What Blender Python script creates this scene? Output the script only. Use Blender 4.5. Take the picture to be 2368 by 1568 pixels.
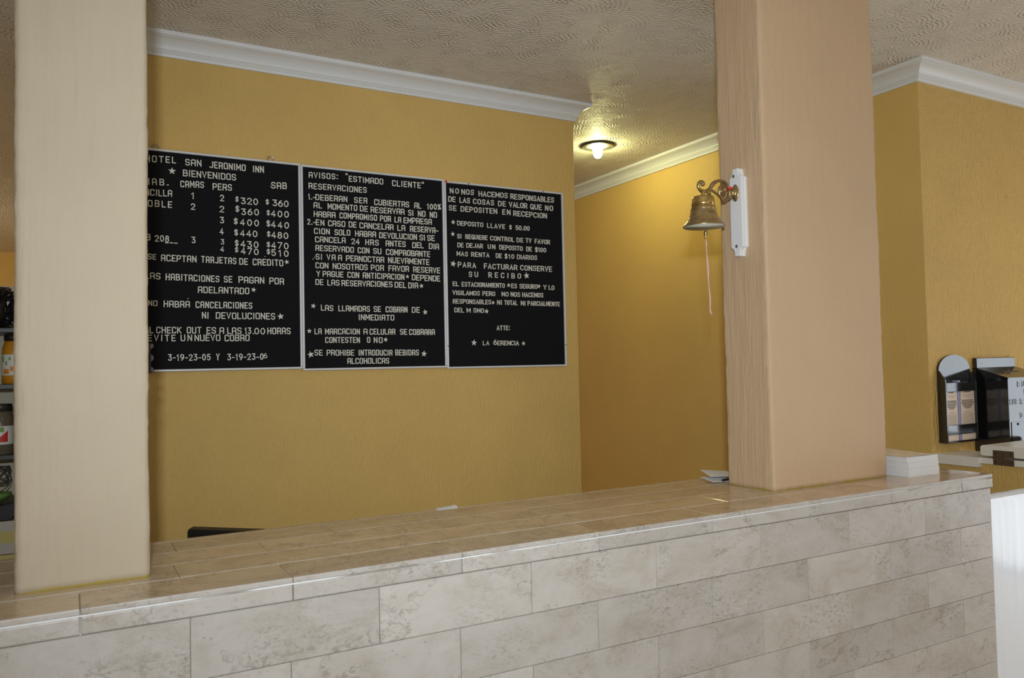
import bpy, bmesh, math, random
from mathutils import Vector, Matrix, noise

random.seed(7)
for o in list(bpy.data.objects):
    bpy.data.objects.remove(o, do_unlink=True)
SC = bpy.context.scene
COL = SC.collection
PI = math.pi

# ---------------------------------------------------------------- camera
cam_d = bpy.data.cameras.new('camera')
cam_d.sensor_fit = 'HORIZONTAL'
cam_d.sensor_width = 36.0
cam_d.lens = 1827.6 / 2368 * 36.0
cam_d.clip_start = 0.02
cam_d.dof.use_dof = True
cam_d.dof.focus_distance = 2.9
cam_d.dof.aperture_fstop = 5.6
cam = bpy.data.objects.new('camera', cam_d)
COL.objects.link(cam)
YAW, PITCH, ROLL = 0.50957, 0.03349, -0.02143
fw = Vector((math.sin(YAW) * math.cos(PITCH), math.cos(YAW) * math.cos(PITCH), math.sin(PITCH)))
r0 = Vector((math.cos(YAW), -math.sin(YAW), 0))
u0 = r0.cross(fw)
rt = math.cos(ROLL) * r0 + math.sin(ROLL) * u0
up = -math.sin(ROLL) * r0 + math.cos(ROLL) * u0
cam.matrix_world = Matrix(((rt.x, up.x, -fw.x, 0.0), (rt.y, up.y, -fw.y, -1.5614),
                           (rt.z, up.z, -fw.z, 1.5), (0, 0, 0, 1)))
SC.camera = cam

# ---------------------------------------------------------------- world, big lights, exposure
SC.view_settings.view_transform = 'Standard'
SC.view_settings.look = 'None'
SC.view_settings.gamma = 1.0
SC.view_settings.use_curve_mapping = False
SC.view_settings.exposure = 0.0
wd = bpy.data.worlds.new('sky')
SC.world = wd
wd.use_nodes = True
wb = wd.node_tree.nodes['Background']
wb.inputs[0].default_value = (0.75, 0.87, 1.0, 1)
wb.inputs[1].default_value = 0.5


def area(name, loc, aim, sx, sy, power, color, spread=180):
    l = bpy.data.lights.new(name, 'AREA')
    l.shape = 'RECTANGLE'
    l.size, l.size_y = sx, sy
    l.energy = power
    l.color = color
    l.spread = math.radians(spread)
    o = bpy.data.objects.new(name, l)
    COL.objects.link(o)
    o.location = loc
    o.rotation_euler = (Vector(aim) - Vector(loc)).to_track_quat('-Z', 'Y').to_euler()
    return o


# flash unit on top of the photographer's camera, daylight through the glazed entrance and front window
area('flash', (-0.06, -1.66, 1.68), (1.66, 0.72, 1.76), 0.055, 0.035, 18, (0.83, 0.935, 1.0), 114)
area('entrance_daylight', (5.72, -1.25, 1.15), (0.0, -1.25, 1.15), 1.6, 2.25, 29, (0.86, 0.93, 1.0))
area('window_daylight', (0.6, -5.12, 1.5), (0.6, 0.0, 1.3), 4.0, 1.7, 6, (0.88, 0.94, 1.0))
# unseen area lights added behind the photographer as warm ambient fill
for lx, ly in ((-1.2, -3.2), (2.2, -3.4), (4.6, -1.6)):
    area('lobby_fill', (lx, ly, 2.74), (lx, ly, 0), .5, .5, 14, (1.0, .82, .58))

H = 2.761            # ceiling
YW = 1.6185          # face of the wall with the letter boards
XE = 2.1427          # its right end
XW, YK = 3.1836, 0.512   # corner of the right-hand wall
ZC = 1.1             # counter top


# ---------------------------------------------------------------- materials
def mk(name):
    m = bpy.data.materials.new(name)
    m.use_nodes = True
    nt = m.node_tree
    b = nt.nodes['Principled BSDF']
    return m, nt, b


def N(nt, t, **kw):
    n = nt.nodes.new(t)
    for k, v in kw.items():
        if k in n.inputs:
            n.inputs[k].default_value = v
        else:
            setattr(n, k, v)
    return n


def simple(name, col, rough=0.5, metal=0.0, spec=0.5, noise_amt=0.06, nscale=30, bump=0.0, coat=0.0):
    m, nt, b = mk(name)
    tc = N(nt, 'ShaderNodeTexCoord')
    nz = N(nt, 'ShaderNodeTexNoise', Scale=nscale, Detail=4.0)
    nt.links.new(tc.outputs['Object'], nz.inputs['Vector'])
    mx = N(nt, 'ShaderNodeMixRGB')
    mx.blend_type = 'MIX'
    nt.links.new(nz.outputs['Fac'], mx.inputs[0])
    mx.inputs[1].default_value = tuple(max(0, c * (1 - noise_amt)) for c in col) + (1,)
    mx.inputs[2].default_value = tuple(min(1, c * (1 + noise_amt)) for c in col) + (1,)
    nt.links.new(mx.outputs[0], b.inputs['Base Color'])
    b.inputs['Roughness'].default_value = rough
    b.inputs['Metallic'].default_value = metal
    b.inputs['Specular IOR Level'].default_value = spec
    b.inputs['Coat Weight'].default_value = coat
    if bump > 0:
        bp = N(nt, 'ShaderNodeBump', Strength=bump, Distance=0.004)
        nt.links.new(nz.outputs['Fac'], bp.inputs['Height'])
        nt.links.new(bp.outputs[0], b.inputs['Normal'])
    return m


def plaster(name, col, var=0.10, streak=125, zs=17, bump=0.5, dist=0.004, rough=0.6, foot=None):
    """combed wall plaster: fine vertical streaks"""
    m, nt, b = mk(name)
    tc = N(nt, 'ShaderNodeTexCoord')
    mp = N(nt, 'ShaderNodeMapping')
    mp.inputs['Scale'].default_value = (streak, streak, zs)
    nt.links.new(tc.outputs['Object'], mp.inputs[0])
    n1 = N(nt, 'ShaderNodeTexNoise', Scale=1.0, Detail=3.0, Roughness=0.55)
    nt.links.new(mp.outputs[0], n1.inputs['Vector'])
    n2 = N(nt, 'ShaderNodeTexNoise', Scale=2.2, Detail=4.0, Roughness=0.6)
    nt.links.new(tc.outputs['Object'], n2.inputs['Vector'])
    n3 = N(nt, 'ShaderNodeTexNoise', Scale=160.0, Detail=2.0)
    nt.links.new(tc.outputs['Object'], n3.inputs['Vector'])
    rp = N(nt, 'ShaderNodeValToRGB')
    rp.color_ramp.elements[0].position = 0.3
    rp.color_ramp.elements[1].position = 0.7
    rp.color_ramp.elements[0].color = tuple(c * (1 - var) for c in col) + (1,)
    rp.color_ramp.elements[1].color = tuple(min(1, c * (1 + var * .6)) for c in col) + (1,)
    nt.links.new(n2.outputs['Fac'], rp.inputs[0])
    if foot is None:
        nt.links.new(rp.outputs[0], b.inputs['Base Color'])
    else:
        # an older yellow coat shows as a ragged line at the foot
        sp = N(nt, 'ShaderNodeSeparateXYZ')
        nt.links.new(tc.outputs['Object'], sp.inputs[0])
        nf = N(nt, 'ShaderNodeTexNoise', Scale=14.0, Detail=3.0)
        nt.links.new(tc.outputs['Object'], nf.inputs['Vector'])
        md = N(nt, 'ShaderNodeMath', operation='MULTIPLY_ADD')
        md.inputs[1].default_value = -0.016
        nt.links.new(nf.outputs['Fac'], md.inputs[0])
        nt.links.new(sp.outputs['Z'], md.inputs[2])
        lt = N(nt, 'ShaderNodeMath', operation='LESS_THAN')
        lt.inputs[1].default_value = foot - 0.0045
        nt.links.new(md.outputs[0], lt.inputs[0])
        fx = N(nt, 'ShaderNodeMixRGB')
        nt.links.new(lt.outputs[0], fx.inputs[0])
        nt.links.new(rp.outputs[0], fx.inputs[1])
        fx.inputs[2].default_value = (0.52, 0.40, 0.10, 1)
        nt.links.new(fx.outputs[0], b.inputs['Base Color'])
    ad = N(nt, 'ShaderNodeMath', operation='MULTIPLY_ADD')
    ad.inputs[1].default_value = 0.35
    nt.links.new(n3.outputs['Fac'], ad.inputs[0])
    nt.links.new(n1.outputs['Fac'], ad.inputs[2])
    bp = N(nt, 'ShaderNodeBump', Strength=bump, Distance=dist)
    nt.links.new(ad.outputs[0], bp.inputs['Height'])
    nt.links.new(bp.outputs[0], b.inputs['Normal'])
    b.inputs['Roughness'].default_value = rough
    b.inputs['Specular IOR Level'].default_value = 0.35
    return m


def swirl_ceiling():
    """white plaster combed into overlapping swirls"""
    m, nt, b = mk('swirl_plaster')
    L = nt.links.new
    tc = N(nt, 'ShaderNodeTexCoord')
    wn = N(nt, 'ShaderNodeTexNoise', Scale=5.0, Detail=2.0)
    L(tc.outputs['Object'], wn.inputs['Vector'])
    w1 = N(nt, 'ShaderNodeVectorMath', operation='SUBTRACT')
    w1.inputs[1].default_value = (.5, .5, .5)
    L(wn.outputs['Color'], w1.inputs[0])
    w2 = N(nt, 'ShaderNodeVectorMath', operation='SCALE')
    w2.inputs['Scale'].default_value = 0.035
    L(w1.outputs[0], w2.inputs[0])
    w3 = N(nt, 'ShaderNodeVectorMath', operation='ADD')
    L(tc.outputs['Object'], w3.inputs[0])
    L(w2.outputs[0], w3.inputs[1])

    def layer(off, sc, freq):
        mp = N(nt, 'ShaderNodeMapping')
        mp.inputs['Location'].default_value = off
        mp.inputs['Scale'].default_value = (1, 1, 0)
        L(w3.outputs[0], mp.inputs[0])
        v = N(nt, 'ShaderNodeTexVoronoi', Scale=sc)
        v.voronoi_dimensions = '2D'
        L(mp.outputs[0], v.inputs['Vector'])
        s = N(nt, 'ShaderNodeMath', operation='MULTIPLY')
        s.inputs[1].default_value = freq
        L(v.outputs['Distance'], s.inputs[0])
        sn = N(nt, 'ShaderNodeMath', operation='SINE')
        L(s.outputs[0], sn.inputs[0])
        # each comb stroke only sweeps part of a turn, in its own direction
        df = N(nt, 'ShaderNodeVectorMath', operation='SUBTRACT')
        L(mp.outputs[0], df.inputs[0])
        L(v.outputs['Position'], df.inputs[1])
        nn = N(nt, 'ShaderNodeVectorMath', operation='NORMALIZE')
        L(df.outputs[0], nn.inputs[0])
        cc = N(nt, 'ShaderNodeVectorMath', operation='SUBTRACT')
        cc.inputs[1].default_value = (.5, .5, 0)
        L(v.outputs['Color'], cc.inputs[0])
        cm = N(nt, 'ShaderNodeVectorMath', operation='MULTIPLY')
        cm.inputs[1].default_value = (1, 1, 0)
        L(cc.outputs[0], cm.inputs[0])
        cn = N(nt, 'ShaderNodeVectorMath', operation='NORMALIZE')
        L(cm.outputs[0], cn.inputs[0])
        dt = N(nt, 'ShaderNodeVectorMath', operation='DOT_PRODUCT')
        L(nn.outputs[0], dt.inputs[0])
        L(cn.outputs[0], dt.inputs[1])
        mr = N(nt, 'ShaderNodeMapRange')
        mr.inputs[1].default_value = -0.65
        mr.inputs[2].default_value = 0.35
        L(dt.outputs['Value'], mr.inputs[0])
        mu = N(nt, 'ShaderNodeMath', operation='MULTIPLY')
        L(sn.outputs[0], mu.inputs[0])
        L(mr.outputs[0], mu.inputs[1])
        return mu, v
    a, va = layer((0, 0, 0), 6.0, 62)
    c, vc = layer((.37, .61, 0), 7.0, 54)
    mx = N(nt, 'ShaderNodeMath', operation='MAXIMUM')
    L(a.outputs[0], mx.inputs[0])
    L(c.outputs[0], mx.inputs[1])
    fn = N(nt, 'ShaderNodeTexNoise', Scale=60.0, Detail=3.0)
    L(tc.outputs['Object'], fn.inputs['Vector'])
    ad = N(nt, 'ShaderNodeMath', operation='MULTIPLY_ADD')
    ad.inputs[1].default_value = 1.6
    L(fn.outputs['Fac'], ad.inputs[0])
    L(mx.outputs[0], ad.inputs[2])
    bp = N(nt, 'ShaderNodeBump', Strength=0.6, Distance=0.005)
    L(ad.outputs[0], bp.inputs['Height'])
    L(bp.outputs[0], b.inputs['Normal'])
    b.inputs['Base Color'].default_value = (0.78, 0.72, 0.64, 1)
    b.inputs['Roughness'].default_value = 0.6
    b.inputs['Specular IOR Level'].default_value = 0.3
    return m


def travertine(name, tone=(0.60, 0.525, 0.445), rough=0.35, warm=0.0):
    m, nt, b = mk(name)
    L = nt.links.new
    tc = N(nt, 'ShaderNodeTexCoord')
    geo = N(nt, 'ShaderNodeNewGeometry')
    sh = N(nt, 'ShaderNodeVectorMath', operation='SCALE')
    cmb = N(nt, 'ShaderNodeCombineXYZ')
    for i in range(3):
        L(geo.outputs['Random Per Island'], cmb.inputs[i])
    sh.inputs['Scale'].default_value = 37.0
    L(cmb.outputs[0], sh.inputs[0])
    co = N(nt, 'ShaderNodeVectorMath', operation='ADD')
    L(tc.outputs['Object'], co.inputs[0])
    L(sh.outputs[0], co.inputs[1])
    mp = N(nt, 'ShaderNodeMapping')
    mp.inputs['Scale'].default_value = (0.75, 1.0, 1.25)
    L(co.outputs[0], mp.inputs[0])
    # clouds
    n1 = N(nt, 'ShaderNodeTexNoise', Scale=9.0, Detail=9.0, Roughness=0.70, Distortion=0.6)
    L(mp.outputs[0], n1.inputs['Vector'])
    r1 = N(nt, 'ShaderNodeValToRGB')
    e = r1.color_ramp.elements
    e[0].position, e[1].position = 0.30, 0.72
    e[0].color = (tone[0] * .82, tone[1] * .77, tone[2] * .70, 1)
    e[1].color = (min(1, tone[0] * 1.12), min(1, tone[1] * 1.14), min(1, tone[2] * 1.16), 1)
    q = r1.color_ramp.elements.new(0.5)
    q.color = tone + (1,)
    L(n1.outputs['Fac'], r1.inputs[0])
    # per tile tone
    mr = N(nt, 'ShaderNodeMapRange')
    mr.inputs[3].default_value = 0.92
    mr.inputs[4].default_value = 1.08
    L(geo.outputs['Random Per Island'], mr.inputs[0])
    sc = N(nt, 'ShaderNodeVectorMath', operation='SCALE')
    L(r1.outputs[0], sc.inputs[0])
    L(mr.outputs[0], sc.inputs['Scale'])
    # fine mottling inside patches
    pn = N(nt, 'ShaderNodeTexNoise', Scale=6.0, Detail=3.0)
    L(co.outputs[0], pn.inputs['Vector'])
    pm = N(nt, 'ShaderNodeMapRange')
    pm.inputs[1].default_value = 0.44
    pm.inputs[2].default_value = 0.66
    L(pn.outputs['Fac'], pm.inputs[0])
    f1 = N(nt, 'ShaderNodeTexNoise', Scale=105.0, Detail=6.0, Roughness=0.72, Distortion=0.9)
    L(mp.outputs[0], f1.inputs['Vector'])
    fr = N(nt, 'ShaderNodeMapRange')
    fr.inputs[1].default_value = 0.49
    fr.inputs[2].default_value = 0.36
    L(f1.outputs['Fac'], fr.inputs[0])
    fm = N(nt, 'ShaderNodeMath', operation='MULTIPLY')
    L(pm.outputs[0], fm.inputs[0])
    L(fr.outputs[0], fm.inputs[1])
    # veins
    vn = N(nt, 'ShaderNodeTexNoise', Scale=7.0, Detail=7.0, Roughness=0.68, Distortion=0.4)
    L(mp.outputs[0], vn.inputs['Vector'])
    vs = N(nt, 'ShaderNodeMath', operation='SUBTRACT')
    vs.inputs[1].default_value = 0.5
    L(vn.outputs['Fac'], vs.inputs[0])
    va = N(nt, 'ShaderNodeMath', operation='ABSOLUTE')
    L(vs.outputs[0], va.inputs[0])
    vr = N(nt, 'ShaderNodeMapRange')
    vr.inputs[1].default_value = 0.014
    vr.inputs[2].default_value = 0.0
    L(va.outputs[0], vr.inputs[0])
    vp = N(nt, 'ShaderNodeTexNoise', Scale=5.0, Detail=2.0)
    L(co.outputs[0], vp.inputs['Vector'])
    vq = N(nt, 'ShaderNodeMapRange')
    vq.inputs[1].default_value = 0.50
    vq.inputs[2].default_value = 0.60
    L(vp.outputs['Fac'], vq.inputs[0])
    vm = N(nt, 'ShaderNodeMath', operation='MULTIPLY')
    L(vr.outputs[0], vm.inputs[0])
    L(vq.outputs[0], vm.inputs[1])
    mxa = N(nt, 'ShaderNodeMath', operation='MAXIMUM')
    L(fm.outputs[0], mxa.inputs[0])
    L(vm.outputs[0], mxa.inputs[1])
    # scattered dark pits
    pv = N(nt, 'ShaderNodeTexVoronoi', Scale=95.0)
    L(mp.outputs[0], pv.inputs['Vector'])
    pr_ = N(nt, 'ShaderNodeMapRange')
    pr_.inputs[1].default_value = 0.22
    pr_.inputs[2].default_value = 0.10
    L(pv.outputs['Distance'], pr_.inputs[0])
    pg = N(nt, 'ShaderNodeTexNoise', Scale=16.0, Detail=3.0)
    L(co.outputs[0], pg.inputs['Vector'])
    ph = N(nt, 'ShaderNodeMapRange')
    ph.inputs[1].default_value = 0.54
    ph.inputs[2].default_value = 0.66
    L(pg.outputs['Fac'], ph.inputs[0])
    pi_ = N(nt, 'ShaderNodeMath', operation='MULTIPLY')
    L(pr_.outputs[0], pi_.inputs[0])
    L(ph.outputs[0], pi_.inputs[1])
    mxp = N(nt, 'ShaderNodeMath', operation='MAXIMUM')
    L(mxa.outputs[0], mxp.inputs[0])
    L(pi_.outputs[0], mxp.inputs[1])
    mxa = mxp
    k = N(nt, 'ShaderNodeMath', operation='MULTIPLY')
    k.inputs[1].default_value = 0.72
    L(mxa.outputs[0], k.inputs[0])
    mx = N(nt, 'ShaderNodeMixRGB')
    L(k.outputs[0], mx.inputs[0])
    L(sc.outputs[0], mx.inputs[1])
    mx.inputs[2].default_value = (0.20, 0.165, 0.125, 1)
    L(mx.outputs[0], b.inputs['Base Color'])
    b.inputs['Roughness'].default_value = rough
    bp = N(nt, 'ShaderNodeBump', Strength=0.12, Distance=0.002)
    bp.invert = True
    L(mxa.outputs[0], bp.inputs['Height'])
    L(bp.outputs[0], b.inputs['Normal'])
    return m


def grout_mat(name='grout', lo=.56, hi=.62):
    m, nt, b = mk(name)
    tc = N(nt, 'ShaderNodeTexCoord')
    n = N(nt, 'ShaderNodeTexNoise', Scale=3.2, Detail=3.0)
    nt.links.new(tc.outputs['Object'], n.inputs['Vector'])
    r = N(nt, 'ShaderNodeValToRGB')
    r.color_ramp.elements[0].position = lo
    r.color_ramp.elements[0].color = (0.30, 0.27, 0.24, 1)
    r.color_ramp.elements[1].position = hi
    r.color_ramp.elements[1].color = (0.85, 0.86, 0.88, 1)
    nt.links.new(n.outputs['Fac'], r.inputs[0])
    nt.links.new(r.outputs[0], b.inputs['Base Color'])
    b.inputs['Roughness'].default_value = 0.8
    return m


def felt_mat():
    m, nt, b = mk('grooved_black_felt')
    tc = N(nt, 'ShaderNodeTexCoord')
    w = N(nt, 'ShaderNodeTexWave', Scale=26.0)
    w.wave_type = 'BANDS'
    w.bands_direction = 'Z'
    nt.links.new(tc.outputs['Object'], w.inputs['Vector'])
    bp = N(nt, 'ShaderNodeBump', Strength=0.35, Distance=0.004)
    nt.links.new(w.outputs['Fac'], bp.inputs['Height'])
    nt.links.new(bp.outputs[0], b.inputs['Normal'])
    b.inputs['Base Color'].default_value = (0.006, 0.006, 0.008, 1)
    b.inputs['Roughness'].default_value = 0.8
    b.inputs['Specular IOR Level'].default_value = 0.2
    return m


def brass_mat(name, col, rough):
    m, nt, b = mk(name)
    tc = N(nt, 'ShaderNodeTexCoord')
    n = N(nt, 'ShaderNodeTexNoise', Scale=55.0, Detail=5.0, Roughness=0.65)
    nt.links.new(tc.outputs['Object'], n.inputs['Vector'])
    r = N(nt, 'ShaderNodeValToRGB')
    r.color_ramp.elements[0].position = 0.35
    r.color_ramp.elements[0].color = tuple(c * .55 for c in col) + (1,)
    r.color_ramp.elements[1].position = 0.62
    r.color_ramp.elements[1].color = col + (1,)
    nt.links.new(n.outputs['Fac'], r.inputs[0])
    nt.links.new(r.outputs[0], b.inputs['Base Color'])
    b.inputs['Metallic'].default_value = 0.9
    b.inputs['Roughness'].default_value = rough
    return m


def emit_mat(name, col, strength):
    m, nt, b = mk(name)
    b.inputs['Base Color'].default_value = (.9, .9, .9, 1)
    b.inputs['Emission Color'].default_value = col + (1,)
    b.inputs['Emission Strength'].default_value = strength
    return m


def glass_mat(name, col, rough=0.05):
    m, nt, b = mk(name)
    b.inputs['Base Color'].default_value = col + (1,)
    b.inputs['Roughness'].default_value = rough
    b.inputs['Transmission Weight'].default_value = 0.85
    b.inputs['IOR'].default_value = 1.45
    return m


def floor_mat():
    m, nt, b = mk('floor_tile')
    tc = N(nt, 'ShaderNodeTexCoord')
    br = N(nt, 'ShaderNodeTexBrick', Scale=1.0)
    br.offset = 0.0
    br.inputs['Color1'].default_value = (0.68, 0.64, 0.57, 1)
    br.inputs['Color2'].default_value = (0.63, 0.59, 0.52, 1)
    br.inputs['Mortar'].default_value = (0.25, 0.23, 0.2, 1)
    br.inputs['Brick Width'].default_value = 0.4
    br.inputs['Row Height'].default_value = 0.4
    br.inputs['Mortar Size'].default_value = 0.004
    nt.links.new(tc.outputs['Object'], br.inputs['Vector'])
    nt.links.new(br.outputs['Color'], b.inputs['Base Color'])
    b.inputs['Roughness'].default_value = 0.25
    return m


def stripe_mat(name, a, c, scale):
    m, nt, b = mk(name)
    tc = N(nt, 'ShaderNodeTexCoord')
    sp = N(nt, 'ShaderNodeSeparateXYZ')
    nt.links.new(tc.outputs['Object'], sp.inputs[0])
    mu = N(nt, 'ShaderNodeMath', operation='MULTIPLY')
    mu.inputs[1].default_value = scale
    nt.links.new(sp.outputs['Z'], mu.inputs[0])
    fr = N(nt, 'ShaderNodeMath', operation='FRACT')
    nt.links.new(mu.outputs[0], fr.inputs[0])
    gt = N(nt, 'ShaderNodeMath', operation='GREATER_THAN')
    gt.inputs[1].default_value = 0.5
    nt.links.new(fr.outputs[0], gt.inputs[0])
    mx = N(nt, 'ShaderNodeMixRGB')
    nt.links.new(gt.outputs[0], mx.inputs[0])
    mx.inputs[1].default_value = a + (1,)
    mx.inputs[2].default_value = c + (1,)
    nt.links.new(mx.outputs[0], b.inputs['Base Color'])
    b.inputs['Roughness'].default_value = 0.6
    return m


M = dict(
    yellow=plaster('yellow_combed_plaster', (0.72, 0.475, 0.15), 0.07, streak=170, zs=26, bump=0.75, dist=.006),
    yellowfine=plaster('yellow_fine_plaster', (0.72, 0.475, 0.15), 0.05, bump=0.45, dist=.004),
    yellowrough=plaster('yellow_rough_plaster', (0.72, 0.475, 0.15), 0.07, streak=105, zs=20, bump=1.0, dist=.014),
    shelfback=simple('beige_shelf_back', (0.80, 0.72, 0.52), 0.7),
    cream=plaster('cream_combed_plaster', (0.48, 0.395, 0.285), 0.05, streak=125, zs=9, bump=0.4, dist=.004, foot=ZC),
    peach=plaster('peach_combed_plaster', (0.585, 0.405, 0.25), 0.05, streak=125, zs=9, bump=0.48, dist=.005, foot=ZC),
    ceiling=swirl_ceiling(),
    white=simple('white_moulding_paint', (0.78, 0.775, 0.77), 0.4, noise_amt=0.02),
    plain=simple('plain_wall_paint', (0.62, 0.55, 0.42), 0.7),
    trav=travertine('travertine_front', (0.50, 0.455, 0.415), 0.36),
    travtop=travertine('travertine_top', (0.60, 0.46, 0.31), 0.10),  # same stone as the front; the yellow wall's reflection is put into this tone
    grout=grout_mat(),
    bead=grout_mat('white_grout_bead', .42, .50),
    felt=felt_mat(),
    alu=simple('brushed_aluminium', (0.72, 0.72, 0.74), 0.42, 0.12, noise_amt=0.08, nscale=20),
    letter=simple('ivory_plastic_letter', (0.72, 0.69, 0.61), 0.5, noise_amt=0.05),
    brass=brass_mat('aged_brass', (0.50, 0.36, 0.17), 0.34),
    patina=simple('greenish_patina', (0.50, 0.50, 0.42), 0.6, noise_amt=0.12, nscale=40),
    polished=brass_mat('polished_brass', (0.66, 0.46, 0.16), 0.2),
    lacquer=simple('white_lacquer', (0.78, 0.78, 0.80), 0.22, noise_amt=0.02),
    steel=simple('dull_steel', (0.35, 0.34, 0.33), 0.35, 0.9),
    cord=simple('pink_cord', (0.72, 0.42, 0.36), 0.8, noise_amt=0.15, nscale=200),
    red=simple('red_thread', (0.65, 0.03, 0.03), 0.5),
    black=simple('black_gloss_paint', (0.008, 0.008, 0.009), 0.10, spec=1.0, noise_amt=0.2, bump=0.03),
    blackplastic=simple('black_plastic', (0.012, 0.012, 0.014), 0.42),
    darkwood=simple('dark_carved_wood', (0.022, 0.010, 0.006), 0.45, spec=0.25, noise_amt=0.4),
    paper=simple('white_paper', (0.80, 0.79, 0.79), 0.7, noise_amt=0.02),
    paperedge=stripe_mat('stacked_paper_edges', (0.80, 0.80, 0.81), (0.68, 0.69, 0.72), 500),
    pinkpaper=simple('pinkish_leaflet', (0.80, 0.66, 0.56), 0.6, noise_amt=0.03),
    ink=simple('printed_ink', (0.10, 0.09, 0.09), 0.7),
    blueprint=simple('printed_flyer', (0.76, 0.64, 0.52), 0.6, noise_amt=0.25, nscale=28),
    divider=simple('violet_blue_plastic', (0.28, 0.29, 0.46), 0.4),
    boardwhite=simple('offwhite_laminate', (0.80, 0.77, 0.71), 0.28, noise_amt=0.03),
    rust=simple('rusty_hinge', (0.15, 0.10, 0.07), 0.5, 0.6, noise_amt=0.4),
    gate=simple('glossy_white_enamel', (0.80, 0.84, 0.92), 0.18, noise_amt=0.015, nscale=6, coat=0.8),
    chrome=simple('lamp_chrome', (0.72, 0.71, 0.68), 0.25, 0.9),
    ringdark=simple('dark_lamp_ring', (0.03, 0.027, 0.024), 0.4),
    bulb=emit_mat('lamp_bulb_glow', (1.0, 1.0, 0.44), 185.0),
    juice=simple('orange_juice', (0.62, 0.27, 0.02), 0.15),
    jarglass=simple('dim_jar_glass', (0.16, 0.14, 0.10), 0.1),
    label=simple('white_bottle_label', (0.8, 0.82, 0.78), 0.4),
    green=simple('leaf_green_print', (0.22, 0.42, 0.10), 0.5),
    orange=simple('orange_print', (0.80, 0.30, 0.04), 0.5),
    cello=simple('dark_cellophane', (0.02, 0.018, 0.02), 0.12, bump=0.0),
    shelf=simple('dark_shelf_board', (0.035, 0.033, 0.035), 0.4),
    greywire=simple('grey_wire', (0.28, 0.26, 0.24), 0.4, 0.5),
    stripes=stripe_mat('yellow_white_stripes', (0.62, 0.55, 0.20), (0.55, 0.54, 0.50), 11.5),
    floor=floor_mat(),
    sticker=simple('faded_sticker', (0.62, 0.55, 0.5), 0.5),
)


_gb = M['gate'].node_tree.nodes['Principled BSDF']
_gb.inputs['Coat IOR'].default_value = 1.42
_gb.inputs['Coat Roughness'].default_value = 0.10
_gt = M['gate'].node_tree
_tc = N(_gt, 'ShaderNodeTexCoord')
_mp = N(_gt, 'ShaderNodeMapping')
_mp.inputs['Scale'].default_value = (14, 14, 1.6)
_gt.links.new(_tc.outputs['Object'], _mp.inputs[0])
_nz = N(_gt, 'ShaderNodeTexNoise', Scale=1.0, Detail=3.0)
_gt.links.new(_mp.outputs[0], _nz.inputs['Vector'])
_bp = N(_gt, 'ShaderNodeBump', Strength=0.12, Distance=0.02)
_gt.links.new(_nz.outputs['Fac'], _bp.inputs['Height'])
_gt.links.new(_bp.outputs[0], _gb.inputs['Normal'])
_gt.links.new(_bp.outputs[0], _gb.inputs['Coat Normal'])


# ---------------------------------------------------------------- helpers
def obj(name, bm, mat, parent=None, smooth=False):
    me = bpy.data.meshes.new(name)
    bmesh.ops.recalc_face_normals(bm, faces=bm.faces)
    bm.to_mesh(me)
    bm.free()
    for mm in (mat if isinstance(mat, (list, tuple)) else [mat]):
        me.materials.append(mm)
    if smooth:
        for p in me.polygons:
            p.use_smooth = True
    o = bpy.data.objects.new(name, me)
    COL.objects.link(o)
    if parent:
        o.parent = parent
        o.matrix_parent_inverse = Matrix.Identity(4)
        # geometry is written in world metres: undo the parents' placement
        off = Vector((0, 0, 0))
        p = parent
        while p:
            off += p.location
            p = p.parent
        o.location = -off
    return o


def thing(name, label, cat, loc=(0, 0, 0), group=None):
    o = bpy.data.objects.new(name, None)
    COL.objects.link(o)
    o.location = loc
    return tag(o, label, cat, group)


def tag(o, label, cat, group=None):
    o['label'] = label
    o['category'] = cat
    if group:
        o['group'] = group
    return o


def struct(name, bm, mat, smooth=False):
    o = obj(name, bm, mat, None, smooth)
    o['kind'] = 'structure'
    return o


def box(bm, a, b, bev=0.0, seg=2, mi=0):
    x0, y0, z0 = (min(a[i], b[i]) for i in range(3))
    x1, y1, z1 = (max(a[i], b[i]) for i in range(3))
    vs = [bm.verts.new((x, y, z)) for x in (x0, x1) for y in (y0, y1) for z in (z0, z1)]
    fs = [bm.faces.new([vs[i] for i in f]) for f in
          ((0, 1, 3, 2), (4, 6, 7, 5), (0, 4, 5, 1), (2, 3, 7, 6), (0, 2, 6, 4), (1, 5, 7, 3))]
    for f in fs:
        f.material_index = mi
    if bev > 0:
        es = list({e for f in fs for e in f.edges})
        bmesh.ops.bevel(bm, geom=es, offset=bev, segments=seg, affect='EDGES', profile=0.5)


def B(*boxes, bev=0.0, seg=2):
    bm = bmesh.new()
    for a, b in boxes:
        box(bm, a, b, bev, seg)
    return bm


def lathe(profile, c, seg=48, axis='Z', bm=None, mi=0):
    """profile: (radius, height); c: centre"""
    bm = bm or bmesh.new()
    rings = []
    for r, h in profile:
        ring = []
        for i in range(seg):
            a = 2 * PI * i / seg
            p = (r * math.cos(a), r * math.sin(a), h)
            if axis == 'Y':
                p = (p[0], h, p[1])
            elif axis == 'X':
                p = (h, p[0], p[1])
            ring.append(bm.verts.new((c[0] + p[0], c[1] + p[1], c[2] + p[2])))
        rings.append(ring)
    for a, b in zip(rings, rings[1:]):
        for i in range(seg):
            f = bm.faces.new((a[i], a[(i + 1) % seg], b[(i + 1) % seg], b[i]))
            f.material_index = mi
    for ring in (rings[0], rings[-1]):
        try:
            f = bm.faces.new(ring)
            f.material_index = mi
        except ValueError:
            pass
    return bm


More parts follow.
